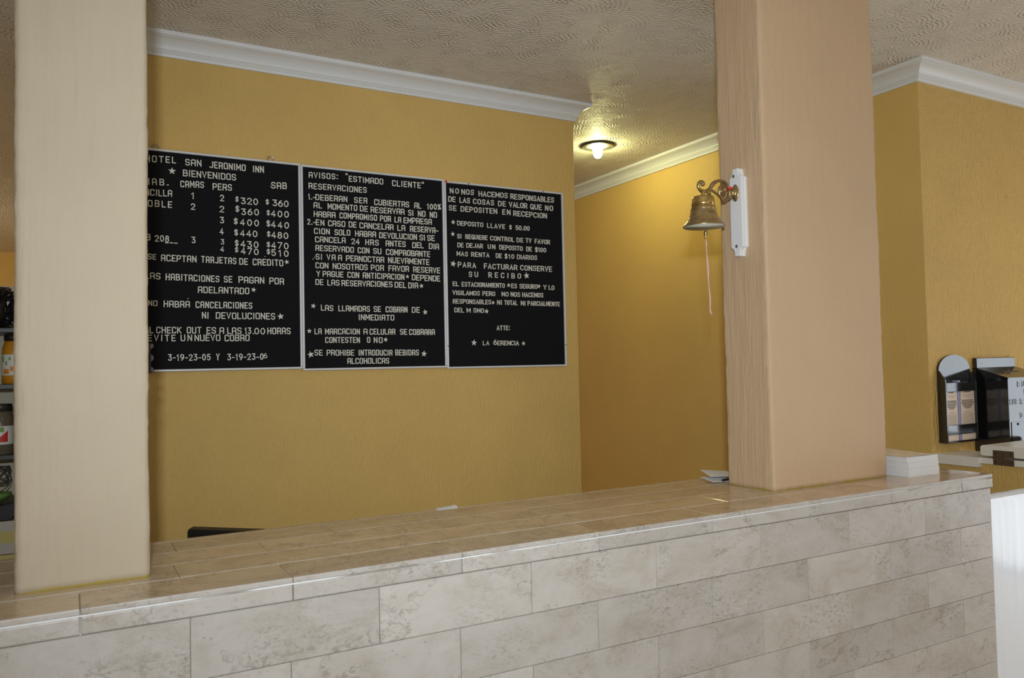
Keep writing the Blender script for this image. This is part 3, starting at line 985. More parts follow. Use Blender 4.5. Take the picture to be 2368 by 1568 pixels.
# ================================================================ letter boards
BOARDS = [
 ([[('HOTEL',60.3,165.3,785.1,789.7,26.6),('SAN',197.5,254.7,786.2,787.6,27.1),('JERONIMO',283.5,416.7,786.0,786.8,27.6),('INN',442.9,485.9,785.9,787.9,28.1)],
   [('BIENVENIDOS',189.1,380.6,744.4,745.7,27.3)],
   [('HAB.',57.8,140.3,700.3,703.0,26.4),('CAMAS',179.7,263.5,702.1,705.9,27.0),('PERS',293.9,364.8,702.8,704.5,27.5),('SAB',513.2,574.1,727.4,731.2,28.4)],
   [('SENCILLA',23.8,151.2,659.1,662.9,26.4),('1',217.7,227.5,660.6,661.4,27.0),('2',320.4,335.6,660.6,661.9,27.4),('$',377.0,389.0,661.2,662.2,20.5),('320',397.0,462.1,656.3,657.5,27.9),('$',491.6,503.5,659.9,660.9,20.8),('360',517.2,580.5,658.3,658.0,28.4)],
   [('DOBLE',45.0,150.9,620.0,621.2,26.4),('2',215.8,231.6,618.9,620.2,26.9),('2',318.3,335.2,617.6,618.9,27.4),('$',376.6,391.0,623.4,624.5,24.0),('360',397.8,465.2,614.2,615.7,27.9),('$',494.7,506.6,617.4,618.3,20.8),('400',510.8,581.2,616.1,615.9,28.4)],
   [('3',319.1,334.8,575.5,576.6,27.4),('$',370.5,384.8,574.4,575.4,24.0),('400',393.3,464.8,573.0,573.1,27.8),('$',493.7,507.3,573.9,574.9,24.5),('440',510.3,581.3,572.6,572.6,28.3)],
   [('4',318.1,332.7,532.7,533.6,27.3),('$',371.8,385.5,531.4,532.2,24.0),('440',392.9,458.5,530.9,530.8,27.8),('$',495.0,507.5,533.1,533.9,22.0),('480',511.0,577.8,531.1,530.9,28.3)],
   [('HAB',24.0,76.8,494.5,494.3,26.1),('208',90.8,140.0,492.3,492.4,26.4),('___',125.8,169.2,490.4,490.7,26.5),('3',217.0,231.7,492.3,493.2,26.9),('3',321.7,334.6,491.4,492.1,22.6),('$',373.7,387.4,490.2,491.0,24.0),('430',394.3,462.1,488.4,488.0,27.8),('$',493.4,506.4,491.6,492.3,20.8),('470',510.6,578.5,490.1,489.6,28.3)],
   [('4',319.8,333.8,463.4,464.2,22.5),('$',373.5,386.0,464.5,465.2,20.3),('470',395.2,462.4,461.4,460.1,27.7),('$',493.1,506.1,462.9,463.6,20.7),('510',510.2,578.2,460.8,459.3,28.2)],
   [('SE',67.6,95.6,423.3,422.9,22.8),('ACEPTAN',111.7,234.4,420.9,420.9,26.6),('TARJETAS',250.8,378.7,421.7,420.5,27.2),('DE',389.0,421.2,419.8,419.5,27.6),('CREDITO',439.2,556.5,420.3,420.7,28.0)],
   [('LAS',57.0,109.7,353.1,352.2,26.2),('HABITACIONES',127.0,316.0,351.1,348.5,26.8),('SE',331.7,362.7,349.1,348.9,27.3),('PAGAN',385.5,482.4,349.1,348.8,27.7),('POR',501.9,558.7,348.9,347.7,28.1)],
   [('ADELANTADO',238.4,425.3,306.2,306.1,27.2)],
   [('NO',67.7,98.7,252.1,251.6,22.7),('HABRA',119.6,209.8,250.3,249.7,26.4),('CANCELACIONES',229.9,436.3,249.5,249.3,27.2)],
   [('NI',251.9,276.6,209.7,209.5,26.9),('DEVOLUCIONES',301.5,522.9,209.2,208.8,27.5)],
   [('EL',52.8,85.2,154.4,153.3,26.0),('CHECK',94.0,179.7,153.4,153.1,26.3),('OUT',198.4,249.8,153.1,153.3,26.6),('ES',267.9,302.1,152.7,152.8,26.9),('A',314.3,331.1,152.3,152.3,27.1),('LAS',342.3,395.1,151.8,151.9,27.3),('13',406.5,431.3,152.0,152.0,27.5),('.',436.5,440.6,150.2,150.3,27.6),('00',442.9,483.8,150.3,150.4,27.7),('HORAS',492.1,582.4,151.6,151.2,28.0)],
   [('EVITE',65.0,159.8,124.5,124.3,26.1),('UN',176.8,217.0,124.9,124.8,26.5),('NUEVO',225.1,317.4,124.8,124.7,26.8),('COBRO',332.5,424.7,124.1,123.9,27.3)],
   [('3-19-23-05',133.0,281.9,52.0,51.2,26.5),('Y',301.2,314.0,51.5,51.3,26.9),('3-19-23-0',341.4,476.9,50.9,50.9,27.4),('6',476.9,491.0,53.9,53.7,21.7)]],
  [(151.7,747.6,13.9),(570.5,425.7,10.3),(441.6,311.3,10.5),(543.9,208.5,13.8)]),
 ([[('AVISOS:',33.1,154.4,791.8,795.6,26.0),('"',184.7,192.6,800.4,801.1,26.4),('ESTIMADO',199.8,349.6,792.9,793.4,26.7),('CLIENTE',389.4,521.0,791.6,794.1,27.4),('"',525.0,537.8,795.7,796.9,27.7)],
   [('RESERVACIONES',31.9,276.3,747.3,750.7,26.2)],
   [('1.-',29.1,58.2,702.7,702.9,25.7),('DEBERAN',59.3,191.8,703.0,705.4,26.0),('SER',221.1,278.1,704.9,706.1,26.5),('CUBIERTAS',308.2,465.5,703.7,705.5,27.1),('AL',489.3,521.3,703.7,704.4,27.5),('100%',548.2,615.0,704.1,706.3,27.8)],
   [('AL',51.3,85.3,670.2,670.0,25.8),('MOMENTO',109.0,234.2,669.5,672.3,26.2),('DE',245.3,280.1,671.4,671.7,26.6),('RESERVAR',291.9,443.8,670.2,672.2,27.0),('SI',460.2,485.3,669.7,670.4,27.4),('NO',505.3,540.8,670.0,670.2,27.6),('NO',561.0,595.1,669.2,669.9,27.8)],
   [('HABRA',51.4,141.3,634.0,636.0,25.9),('COMPROMISO',158.1,319.7,636.1,637.2,26.5),('POR',332.4,381.6,636.3,636.8,26.9),('LA',397.7,427.5,636.1,636.4,27.1),('EMPRESA',438.6,569.9,635.9,637.7,27.5)],
   [('2.-',24.3,58.0,600.5,601.1,25.7),('EN',59.1,94.4,600.1,600.2,25.8),('CASO',109.8,181.8,600.1,600.9,26.1),('DE',196.4,230.0,601.3,601.2,26.3),('CANCELAR',242.3,392.5,600.3,601.9,26.7),('LA',410.0,445.2,601.3,601.8,27.2),('RESERVA-',467.5,600.6,601.4,601.3,27.6)],
   [('CION',51.7,116.4,564.5,565.8,25.8),('SOLO',136.1,202.5,565.3,565.9,26.1),('HABRA',223.3,314.1,565.5,566.4,26.5),('DEVOLUCION',328.0,498.7,564.8,566.7,27.1),('SI',510.6,536.8,565.5,565.9,27.5),('SE',546.9,582.1,565.9,566.1,27.7)],
   [('CANCELA',55.3,182.0,530.9,533.1,25.9),('24',206.3,241.9,531.6,531.9,26.3),('HRS',266.6,325.6,531.5,531.9,26.6),('ANTES',356.1,446.6,531.8,532.6,27.0),('DEL',476.8,529.4,531.2,531.7,27.4),('DIA',554.3,601.9,531.2,530.6,27.7)],
   [('RESERVADO',56.6,216.8,496.0,496.4,26.0),('CON',233.3,284.2,496.0,496.3,26.4),('SU',300.4,336.4,496.6,496.6,26.7),('COMPROBANTE',356.7,559.0,495.2,495.0,27.2)],
   [('.-',44.5,55.5,459.3,459.3,25.6),('SI',57.3,83.7,460.5,460.7,25.7),('VA',101.9,138.8,461.0,461.0,25.9),('A',149.6,165.8,460.9,461.1,26.0),('PERNOCTAR',182.7,348.5,460.1,460.8,26.4),('NUEVAMENTE',365.7,554.9,460.9,460.4,27.2)],
   [('CON',55.7,108.6,425.0,425.5,25.7),('NOSOTROS',126.4,275.5,425.1,425.5,26.2),('POR',289.3,346.6,425.4,426.0,26.6),('FAVOR',367.0,459.7,426.3,426.4,27.0),('RESERVE',478.8,605.3,425.3,425.4,27.5)],
   [('Y',59.3,74.5,390.8,391.4,25.6),('PAGUE',84.5,170.8,391.2,391.5,25.9),('CON',187.8,237.9,391.5,391.6,26.2),('ANTICIPACION',253.3,437.5,391.6,391.0,26.7),('DEPENDE',472.3,604.5,391.1,390.1,27.5)],
   [('DE',54.8,87.0,356.9,356.8,25.6),('LAS',103.5,154.1,356.8,356.6,25.9),('RESERVACIONES',162.5,383.8,356.9,357.4,26.4),('DEL',393.5,445.4,357.1,356.8,27.0),('DIA',455.2,500.1,356.5,356.7,27.2)],
   [('LAS',75.6,126.9,253.4,252.5,25.7),('LLAMADAS',147.8,282.1,252.3,251.5,26.1),('SE',298.3,330.4,251.8,251.7,26.5),('COBRAN',351.3,449.3,251.4,251.2,26.9),('DE',469.7,506.1,250.9,250.8,27.2)],
   [('INMEDIATO',232.1,389.1,216.8,216.1,26.5)],
   [('LA',48.1,77.2,158.1,158.2,25.5),('MARCACION',91.3,237.3,157.6,157.4,25.9),('A',252.7,270.0,157.4,157.4,26.3),('CELULAR',279.3,392.5,156.9,156.5,26.5),('SE',413.8,446.3,156.5,156.0,26.9),('COBRARA',455.5,574.7,156.0,155.6,27.2)],
   [('CONTESTEN',91.4,236.8,122.7,121.7,25.9),('O',267.6,281.3,122.2,122.2,26.3),('NO',296.9,335.2,121.5,121.4,26.4)],
   [('SE',47.0,80.1,71.5,71.1,25.4),('PROHIBE',96.6,211.5,71.0,69.7,25.8),('INTRODUCIR',229.8,378.2,69.5,67.9,26.4),('BEBIDAS',391.0,498.6,68.4,67.2,26.9)],
   [('ALCOHOLICAS',182.5,363.5,35.9,33.6,26.2)]],
  [(451.9,393.4,9.2),(516.0,355.3,10.7),(44.8,259.8,11.0),(531.2,241.9,12.1),(27.3,158.6,10.4),(349.2,123.2,10.8),(31.8,64.2,14.4),(522.4,61.4,14.0)]),
 ([[('NO',28.7,72.7,788.9,790.5,26.1),('NOS',85.1,148.5,789.2,791.2,26.4),('HACEMOS',171.1,322.1,788.4,791.9,26.8),('RESPONSABLES',336.0,574.3,790.6,792.2,27.6)],
   [('DE',20.2,55.7,751.0,752.2,26.0),('LAS',75.2,127.7,751.5,752.3,26.3),('COSAS',142.3,250.1,751.1,752.8,26.6),('DE',270.6,310.7,751.4,752.3,27.0),('VALOR',327.4,425.0,751.8,752.2,27.3),('QUE',441.5,504.6,751.7,751.7,27.6),('NO',522.9,567.3,751.3,752.2,27.9)],
   [('SE',22.0,59.4,712.2,712.8,26.0),('DEPOSITEN',80.2,264.2,712.1,715.0,26.5),('EN',291.8,334.2,714.6,714.8,27.0),('RECEPCION',349.5,531.5,712.3,713.4,27.5)],
   [('DEPOSITO',61.3,191.4,646.6,647.3,22.7),('LLAVE',211.6,304.0,646.2,647.0,23.1),('$',326.9,338.8,646.1,646.9,20.9),('50.00',359.8,435.2,645.9,647.2,23.6)],
   [('SI',60.0,81.5,588.6,588.8,22.5),('REQUIERE',101.1,212.3,588.8,589.6,22.8),('CONTROL',225.8,351.4,589.2,589.3,23.2),('DE',364.1,399.4,589.5,589.1,23.5),('TV',412.3,443.8,589.9,589.8,23.6),('FAVOR',461.8,545.8,589.6,588.9,23.9)],
   [('DE',60.5,90.4,549.1,549.0,22.5),('DEJAR',104.9,187.8,549.8,550.2,22.7),('UN',212.7,250.8,549.8,550.0,23.0),('DEPOSITO',272.0,394.9,550.6,550.5,23.3),('DE',414.8,444.9,550.3,550.1,23.6),('$100',462.9,523.4,549.8,549.9,23.8)],
   [('MAS',56.4,111.9,510.5,510.3,22.5),('RENTA',128.4,219.3,510.6,510.9,22.8),('DE',253.3,284.1,510.8,510.5,23.1),('$10',299.3,349.5,510.6,510.6,23.3),('DIARIOS',364.2,472.8,510.7,511.0,23.6)],
   [('PARA',60.6,150.4,461.2,460.9,26.1),('FACTURAR',191.2,364.4,460.3,461.0,26.7),('CONSERVE',380.6,553.4,461.0,460.7,27.4)],
   [('SU',113.9,160.2,420.8,420.7,26.2),('RECIBO',213.1,383.2,420.9,421.7,26.8)],
   [('EL',34.3,63.3,374.9,374.7,22.3),('ESTACIONAMIENTO',78.2,296.1,374.6,374.8,22.8),('ES',330.8,360.1,375.2,374.9,23.3),('SEGURO',374.2,470.6,374.7,375.1,23.5),('Y',503.3,522.3,373.6,374.2,23.8),('LO',533.3,564.3,373.3,372.9,23.9)],
   [('VIGILAMOS',32.2,167.6,335.6,335.6,22.5),('PERO',181.0,245.1,335.9,335.8,22.8),('NO',279.3,314.5,336.1,335.7,23.1),('NOS',326.3,376.8,336.0,335.5,23.3),('HACEMOS',388.1,502.3,335.8,335.5,23.6)],
   [('RESPONSABLES',33.3,223.8,297.6,297.4,22.5),('NI',255.1,280.4,297.4,297.3,23.0),('TOTAL',292.8,360.3,297.0,296.5,23.2),('NI',379.3,404.1,296.3,295.5,23.4),('PARCIALMENTE',415.5,593.4,296.4,295.5,23.7)],
   [('DEL',40.2,86.8,259.1,258.6,22.3),('M',99.9,119.5,258.8,258.5,22.5),('SMO',132.7,186.6,258.7,258.4,22.6)],
   [('ATTE:',250.3,319.0,180.4,180.7,23.0)],
   [('LA',177.9,209.4,112.2,112.1,21.5),('6',231.8,248.7,114.9,114.9,26.4),('ERENCIA',252.1,364.1,111.9,110.7,23.0)]],
  [(41.9,649.4,11.0),(38.9,596.2,11.0),(38.0,463.7,14.8),(413.0,424.7,15.7),(316.9,377.2,10.4),(478.7,377.3,10.2),(233.9,295.2,9.5),(199.9,255.6,11.4),(133.5,113.6,14.5),(388.7,109.4,10.6)]),
]
DOTS = [(486.3, 443.1), (203.5, 271.6), (511.9, 723.0)]


FR = .0085        # frame bar width


def letter_board(i, label, x0, x1, z0, z1, square, left_bar=True):
    t = thing('letter_board', label, 'letter board', ((x0 + x1) / 2, YW, z0))
    yb, yf = YW - .0005, YW - .020
    bm = bmesh.new()
    for a, b in (((x0, z0), (x1, z0 + FR)), ((x0, z1 - FR), (x1, z1)), ((x0, z0 + FR), (x0 + FR, z1 - FR)), ((x1 - FR, z0 + FR), (x1, z1 - FR))):
        box(bm, (a[0], yf, a[1]), (b[0], yb, b[1]), .0022, 2)
    obj('frame', bm, M['alu'], t)
    obj('felt_panel', B(((x0 + FR * .8, YW - .012, z0 + FR * .8), (x1 - FR * .8, yb - .001, z1 - FR * .8))), M['felt'], t)

    def put(u, v, d):
        return (x0 + u, YW - .0115 - .0045 * d, z0 + v)
    lines, stars = BOARDS[i]
    for ln in lines:
        for (txt, a, b, c, d, h) in ln:
            bm = bmesh.new()
            word(bm, txt, a / 1000, b / 1000, c / 1000, d / 1000, h / 1000 * .93, square, put)
            obj('lettering', bm, M['letter'], t)
    for k, (a, b, r) in enumerate(stars):
        obj('star', star_bm(a / 1000, b / 1000, r / 1000, put, .25 * math.sin(k * 2.3)), M['letter'], t)
    return t


tb = letter_board(0, 'letter board with room prices, half hidden behind the left pillar', .180, .8085, 1.5045, 2.330, True)
for a, b in DOTS:
    obj('dot', lathe([(.0018, 0), (.0018, .004)], (.180 + a / 1000, YW - .0155, 1.5045 + b / 1000), 10, 'Y'), M['letter'], tb)
for px in (.2755, .694):
    bm = tube([(px + .011 * math.cos(a * PI / 8), YW - .006, 2.337 + .011 * math.sin(a * PI / 8)) for a in range(-1, 10)], .0018, 8, None, 2)
    obj('hanging_ring', bm, M['steel'], tb)
tb = letter_board(1, 'middle letter board, headed AVISOS, of reservation notices', .8095, 1.4395, 1.497, 2.3275, True)
tb = letter_board(2, 'letter board nearest the corridor, signed LA GERENCIA', 1.4405, 2.064, 1.4915, 2.3228, False)
bm = B(((1.4435, YW - .0205, 2.3135), (1.455, YW - .0195, 2.3225)))
obj('sticker', bm, M['red'], tb)['label'] = 'red end of a torn sticker'
obj('sticker', B(((1.455, YW - .0205, 2.3135), (1.486, YW - .0195, 2.3215))), M['sticker'], tb)['label'] = 'faded end of a torn sticker'
for sx, sz in ((1.560, 2.3185), (1.952, 2.3185), (1.4447, 1.592), (2.0598, 1.592)):
    obj('screw', lathe([(.0032, -.002), (.0028, -.0205 + YW - YW), (.0, -.0215)], (sx, YW, sz), 12, 'Y'), M['blackplastic'], tb)

# ================================================================ brass bell
BX, BY, BZ = 1.7005, .257, 1.914
PX = 1.8614
t = thing('wall_bell', 'brass bell on a scrolled bracket, hung from a white plaque on the pillar', 'bell', (PX, BY, 1.97))


def plaque(bm, d, grow):
    """outline with a scooped corner at each end, at depth d from the pillar; grow widens it"""
    hw, zt, zb = .0250 + grow, 2.107 + grow, 1.829 - grow
    tw = .0105 + grow
    zs = .028
    q = [(math.cos(math.radians(a)), math.sin(math.radians(a))) for a in (15, 35, 55, 75)]
    lo = [(hw - (hw - tw) * c, zb + .004 + (zs - .004) * s) for c, s in q]
    hi = [(hw - (hw - tw) * c, zt - .004 - (zs - .004) * s) for c, s in q]
    right = [(tw, zb), (tw, zb + .004)] + lo + [(hw, zb + zs), (hw, zt - zs)] + hi[::-1] + [(tw, zt - .004), (tw, zt)]
    pts = right + [(-u, v) for u, v in right[::-1]]
    return [bm.verts.new((PX - d, BY + u, v)) for u, v in pts]


bm = bmesh.new()
rings = [plaque(bm, -.001, 0), plaque(bm, .0075, 0), plaque(bm, .0085, -.0012), plaque(bm, .0125, -.0012), plaque(bm, .0135, 0), plaque(bm, .0225, 0), plaque(bm, .0240, -.0004), plaque(bm, .0245, -.0014)]
n = len(rings[0])
for a, b in zip(rings, rings[1:]):
    for k in range(n):
        bm.faces.new((a[k], a[(k + 1) % n], b[(k + 1) % n], b[k]))
bm.faces.new(rings[0])
bm.faces.new(rings[-1][::-1])
pq = obj('mounting_plaque', bm, M['lacquer'], t)
for sy, sz in ((.2632, 2.0842), (.2590, 1.8608)):
    obj('screw', lathe([(.0052, -.0243), (.005, -.0255), (.003, -.0264), (0, -.0265)], (PX, sy, sz), 16, 'X'), M['steel'], pq)


def K(pts):
    """bracket outline in the plane through the bell's axis"""
    return [(x * .994, BY, 1.5 + (z - 1.5) * .994) for x, z in pts]


bmk = bmesh.new()
main = [(1.7120, 2.0445), (1.7150, 2.0500), (1.7110, 2.0555), (1.7035, 2.0560), (1.6960, 2.0530), (1.6912, 2.0440), (1.6950, 2.0337), (1.7082, 2.0256), (1.7247, 2.0281),
        (1.7387, 2.0367), (1.7503, 2.0502), (1.7646, 2.0609), (1.7842, 2.0664), (1.8010, 2.0643), (1.8134, 2.0561), (1.8213, 2.0441), (1.8237, 2.0317)]
tube(K(main), [.0035, .0045, .005, .0045, .0042, .0045, .005, .006, .0058, .0055, .0072, .0058, .0045, .0042, .0045, .005, .006], 10, bmk)
low = [(1.7300, 2.0312), (1.7468, 2.0322), (1.7659, 2.0245), (1.7822, 2.0155), (1.7943, 2.0050), (1.8101, 2.0116), (1.8218, 2.0210)]
tube(K(low), [.0045, .004, .0042, .005, .0062, .0055, .006], 10, bmk)
sp = []
for i in range(22):
    a = math.radians(200 - i * 38)
    r = .0155 * (1 - i / 24)
    sp.append((1.7925 + r * math.cos(a), 2.0360 + r * 1.05 * math.sin(a)))
tube(K([(1.7822, 2.0155)] + sp), [.0045] + [.0042 * (1 - i / 40) for i in range(22)], 8, bmk, 3)
sp = []
for i in range(12):
    a = math.radians(180 - i * 42)
    r = .0065 * (1 - i / 14)
    sp.append((1.7082 + r * math.cos(a), 2.0480 + r * math.sin(a)))
tube(K(sp), .0032, 8, bmk, 3)
tube(K([(1.7300, 2.0275), (1.7340, 2.0230), (1.7385, 2.0212), (1.7400, 2.0265)]), [.004, .005, .005, .002], 8, bmk)
obj('bracket', bmk, M['brass'], t, True)
bm = tube(K([(1.8228, 2.0100), (1.8230, 2.0445)]), [.0070, .0070], 14, None, 1)
for z in (2.0124, 2.0194, 2.0263, 2.0333):
    lathe([(.0070, z - .0022), (.0088, z - .001), (.0088, z + .001), (.0070, z + .0022)], (1.8121, BY, 0), 16, 'Z', bm)
obj('bracket_collar', bm, M['brass'], t, True)
obj('red_tie', lathe([(.0088, 2.0388), (.0096, 2.0406), (.0096, 2.0433), (.0085, 2.0453)], (1.8116, BY, 0), 16), M['red'], t, True)
# pointed oval rosette against the plaque
bm = bmesh.new()
lens = []
for k in range(24):
    a = 2 * PI * k / 24
    lens.append((math.cos(a) * .0150 * (1 - .25 * abs(math.sin(a)) ** 3), math.sin(a) * .0275))
rr = []
for d, s in ((.0243, 1.0), (.0265, 1.0), (.0280, .86), (.0295, .55), (.032, .40), (.0470, .30)):
    rr.append([bm.verts.new((PX - d, BY + u * s, 2.0298 + v * s)) for u, v in lens])
for a, b in zip(rr, rr[1:]):
    for k in range(24):
        bm.faces.new((a[k], a[(k + 1) % 24], b[(k + 1) % 24], b[k]))
bm.faces.new(rr[-1])
bm.faces.new(rr[0][::-1])
rs = obj('rosette', bm, M['brass'], t, True)
obj('screw', lathe([(.0036, -.0280), (.0034, -.0312), (0, -.0320)], (PX, BY - .002, 2.0135), 14, 'X'), M['steel'], rs)
# bell
prof = [(.0030, .1150), (.0062, .1130), (.0068, .1080), (.0062, .0960), (.0085, .0935), (.0280, .0928), (.0318, .0912), (.0332, .0860), (.0350, .0720), (.0365, .0590)]
bl = obj('bell_crown', lathe(prof, (BX, BY, BZ), 64), M['polished'], t, True)
prof = [(.0364, .0592), (.0374, .0585), (.0382, .0545), (.0378, .0520), (.0396, .0430), (.0430, .0310), (.0463, .0232), (.0482, .0212), (.0478, .0200), (.0510, .0165), (.0570, .0100), (.0612, .0045),
        (.0634, .0015), (.0638, -.0008), (.0630, -.0014), (.0605, .0010), (.0545, .0085), (.0470, .0165), (.0405, .0300), (.0365, .0450), (.0340, .0620), (.0310, .0850), (.0010, .0880)]
obj('bell_body', lathe(prof[:18], (BX, BY, BZ), 64), M['brass'], t, True)
bb = obj('bell_interior', lathe([(.0630, -.0012)] + prof[17:], (BX, BY, BZ), 64), M['patina'], t, True)
bb['label'] = 'pale greenish inside of the bell'
cl = [(.0, .0000), (.0024, -.0002), (.0030, -.0025), (.0022, -.0050), (.0050, -.0090), (.0060, -.0125), (.0056, -.0165), (.0036, -.0220), (.0030, -.0265), (.0036, -.0290), (.0030, -.0310), (0, -.0315)]
CX_ = BX + .006
ck = obj('clapper', lathe(cl, (CX_, BY, BZ - .006), 24), M['brass'], t, True)
wire = tube([(CX_ - .004, BY, BZ + .006), (CX_ - .004, BY, BZ - .002), (CX_, BY, BZ - .008), (CX_ + .004, BY, BZ - .002), (CX_ + .004, BY, BZ + .004), (CX_, BY, BZ + .088)], .0008, 6)
obj('clapper_wire', wire, M['steel'], ck)
cord = [(1.7175, BY, 1.8790), (1.7150, BY - .002, 1.8640), (1.7186, BY, 1.8440), (1.7215, BY + .002, 1.7881), (1.7254, BY, 1.7077), (1.7271, BY + .001, 1.6608), (1.7300, BY, 1.6500), (1.7340, BY, 1.6410)]
cord = [(x * .994, y, 1.5 + (z - 1.5) * .994) for x, y, z in cord]
bm = tube(cord, [.0016, .0016, .0017, .0017, .0017, .0018, .0022, .0006], 7)
cord2 = [(1.7180, BY + .001, 1.8790), (1.7226, BY + .003, 1.8600), (1.7196, BY + .002, 1.8380), (1.7232, BY - .002, 1.7900), (1.7252, BY + .003, 1.7400), (1.7262, BY - .002, 1.7000), (1.7280, BY + .002, 1.6620), (1.7262, BY + .002, 1.6480)]
cord2 = [(x * .994, y, 1.5 + (z - 1.5) * .994) for x, y, z in cord2]
tube(cord2, [.0016, .0016, .0017, .0016, .0017, .0017, .002, .0008], 7, bm)
obj('pull_cord', bm, M['cord'], t, True)['label'] = 'knotted pink pull cord'

# ================================================================ papers on the counter
def sheet(poly, z, th, curl=None):
    """thin sheet with a little lift: poly of xy corners (4), curl gives extra height of each corner"""
    bm = bmesh.new()
    curl = curl or (0, 0, 0, 0)
    n = 8
    A, Bq, Cq, D = [Vector((p[0], p[1], c)) for p, c in zip(poly, curl)]
    top, bot = [], []
    for i in range(n + 1):
        rt_, rb_ = [], []
        for j in range(n + 1):
            u, v = i / n, j / n
            p = A * (1 - u) * (1 - v) + Bq * u * (1 - v) + Cq * u * v + D * (1 - u) * v
            zz = z + (p.z ** 1.0)
            rt_.append(bm.verts.new((p.x, p.y, zz + th)))
            rb_.append(bm.verts.new((p.x, p.y, zz)))
        top.append(rt_)
        bot.append(rb_)
    for i in range(n):
        for j in range(n):
            bm.faces.new((top[i][j], top[i + 1][j], top[i + 1][j + 1], top[i][j + 1]))
            bm.faces.new((bot[i][j], bot[i][j + 1], bot[i + 1][j + 1], bot[i + 1][j]))
    for i in range(n):
        bm.faces.new((top[i][0], bot[i][0], bot[i + 1][0], top[i + 1][0]))
        bm.faces.new((top[i][n], top[i + 1][n], bot[i + 1][n], bot[i][n]))
        bm.faces.new((top[0][i], top[0][i + 1], bot[0][i + 1], bot[0][i]))
        bm.faces.new((top[n][i], bot[n][i], bot[n][i + 1], top[n][i + 1]))
    return bm


def pad(name, label, poly, z0, z1):
    bm = prism(poly, 'Z', z0, z1)
    for f in bm.faces:
        f.material_index = 0 if abs(f.normal.z) > .5 else 1
    return tag(obj(name, bm, [M['paper'], M['paperedge']]), label, 'paper pad', 'pads of paper stacked on the counter')


def turn(poly, a, c=(2.50, .20)):
    ca, sa = math.cos(a), math.sin(a)
    return [(c[0] + (x - c[0]) * ca - (y - c[1]) * sa, c[1] + (x - c[0]) * sa + (y - c[1]) * ca) for x, y in poly]


base = [(2.433, .1065), (2.592, .1025), (2.596, .312), (2.437, .316)]
pad('paper_pad', 'lowest pad of white paper in the stack beside the wide pillar', base, ZC, ZC + .0275)
pad('paper_pad', 'middle pad of white paper in the stack beside the wide pillar', turn([(x - .001, y + .001) for x, y in base], .012), ZC + .0278, ZC + .0475)
pad('paper_pad', 'upper pad of white paper in the stack, under the colour flyer', turn([(x - .003, y + .002) for x, y in base], -.01), ZC + .0478, ZC + .0655)
fl = thing('flyer', 'printed colour flyer lying on top of the paper stack', 'flyer', (2.5, .2, ZC + .066))
P0 = [(2.420, .112), (2.560, .106), (2.590, .312), (2.432, .318)]
obj('sheet', sheet(P0, ZC + .0660, .0006, (.0, .002, .004, .005)), M['blueprint'], fl)

tag(obj('paper_slip', sheet([(.893, .486), (.958, .488), (.962, .510), (.896, .508)], ZC + .0002, .0005, (.0, .0, .004, .001)), M['paper']),
    'small white paper slip on the back edge of the counter below the boards', 'paper')
tag(obj('folded_paper', sheet([(1.835, .395), (1.925, .372), (1.985, .470), (1.848, .470)], ZC + .0003, .0006, (.003, .0, .006, .010)), M['paper']),
    'lower folded white paper on the counter against the wide pillar', 'paper', 'folded papers behind the pillar')
tag(obj('folded_paper', sheet([(1.850, .420), (1.940, .390), (1.990, .490), (1.872, .494)], ZC + .0130, .0006, (.004, .003, .004, .018)), M['paper']),
    'upper folded white paper with raised corner against the wide pillar', 'paper', 'folded papers behind the pillar')
pn = thing('pen', 'black pen end poking out between the folded papers', 'pen', (1.88, .39, ZC))
obj('barrel', tube([(1.868, .384, ZC + .0085), (1.985, .420, ZC + .0085)], [.0042, .0042], 14, None, 1), M['blackplastic'], pn, True)

# ================================================================ desk and monitor behind the counter
dk = thing('back_desk', 'low desk standing behind the reception counter', 'desk', (.6, .8, 0))
obj('desktop', B(((-.1, .56, .70), (1.75, 1.18, .73)), bev=.003), M['boardwhite'], dk)
for lx in (-.06, 1.69):
    for ly in (.59, 1.13):
        obj('leg', B(((lx, ly, 0), (lx + .04, ly + .04, .70))), M['boardwhite'], dk)
mo = thing('computer_monitor', 'black slab top of a monitor peeking over the back of the counter', 'monitor', (.50, 1.0, .73))
Lc, Rc = Vector((.3501, 1.2064)), Vector((.655, .918))
dv = (Rc - Lc).normalized()
nv = Vector((-dv.y, dv.x)) * -1       # towards the viewer
bm = bmesh.new()


def mon_prism(bm, prof, a, b):
    """prof: (offset toward viewer, z)"""
    rows = []
    for s in (a, b):
        c = Lc + dv * s
        rows.append([bm.verts.new((c.x + nv.x * o, c.y + nv.y * o, z)) for o, z in prof])
    n = len(prof)
    for k in range(n):
        bm.faces.new((rows[0][k], rows[0][(k + 1) % n], rows[1][(k + 1) % n], rows[1][k]))
    bm.faces.new(rows[0])
    bm.faces.new(rows[1][::-1])


mon_prism(bm, [(0, .998), (.006, 1.0005), (.030, .9965), (.036, .990), (.036, .775), (.03, .77), (0, .77)], 0, .44)
obj('casing', bm, M['blackplastic'], mo)
bm = bmesh.new()
mon_prism(bm, [(.036, .980), (.0375, .980), (.0375, .785), (.036, .785)], .012, .428)
obj('screen', bm, M['black'], mo)
bm = bmesh.new()
mon_prism(bm, [(-.01, .80), (.01, .80), (.01, .735), (-.01, .735)], .18, .26)
mon_prism(bm, [(-.07, .740), (.10, .740), (.10, .7305), (-.07, .7305)], .11, .33)
obj('stand', bm, M['blackplastic'], mo)

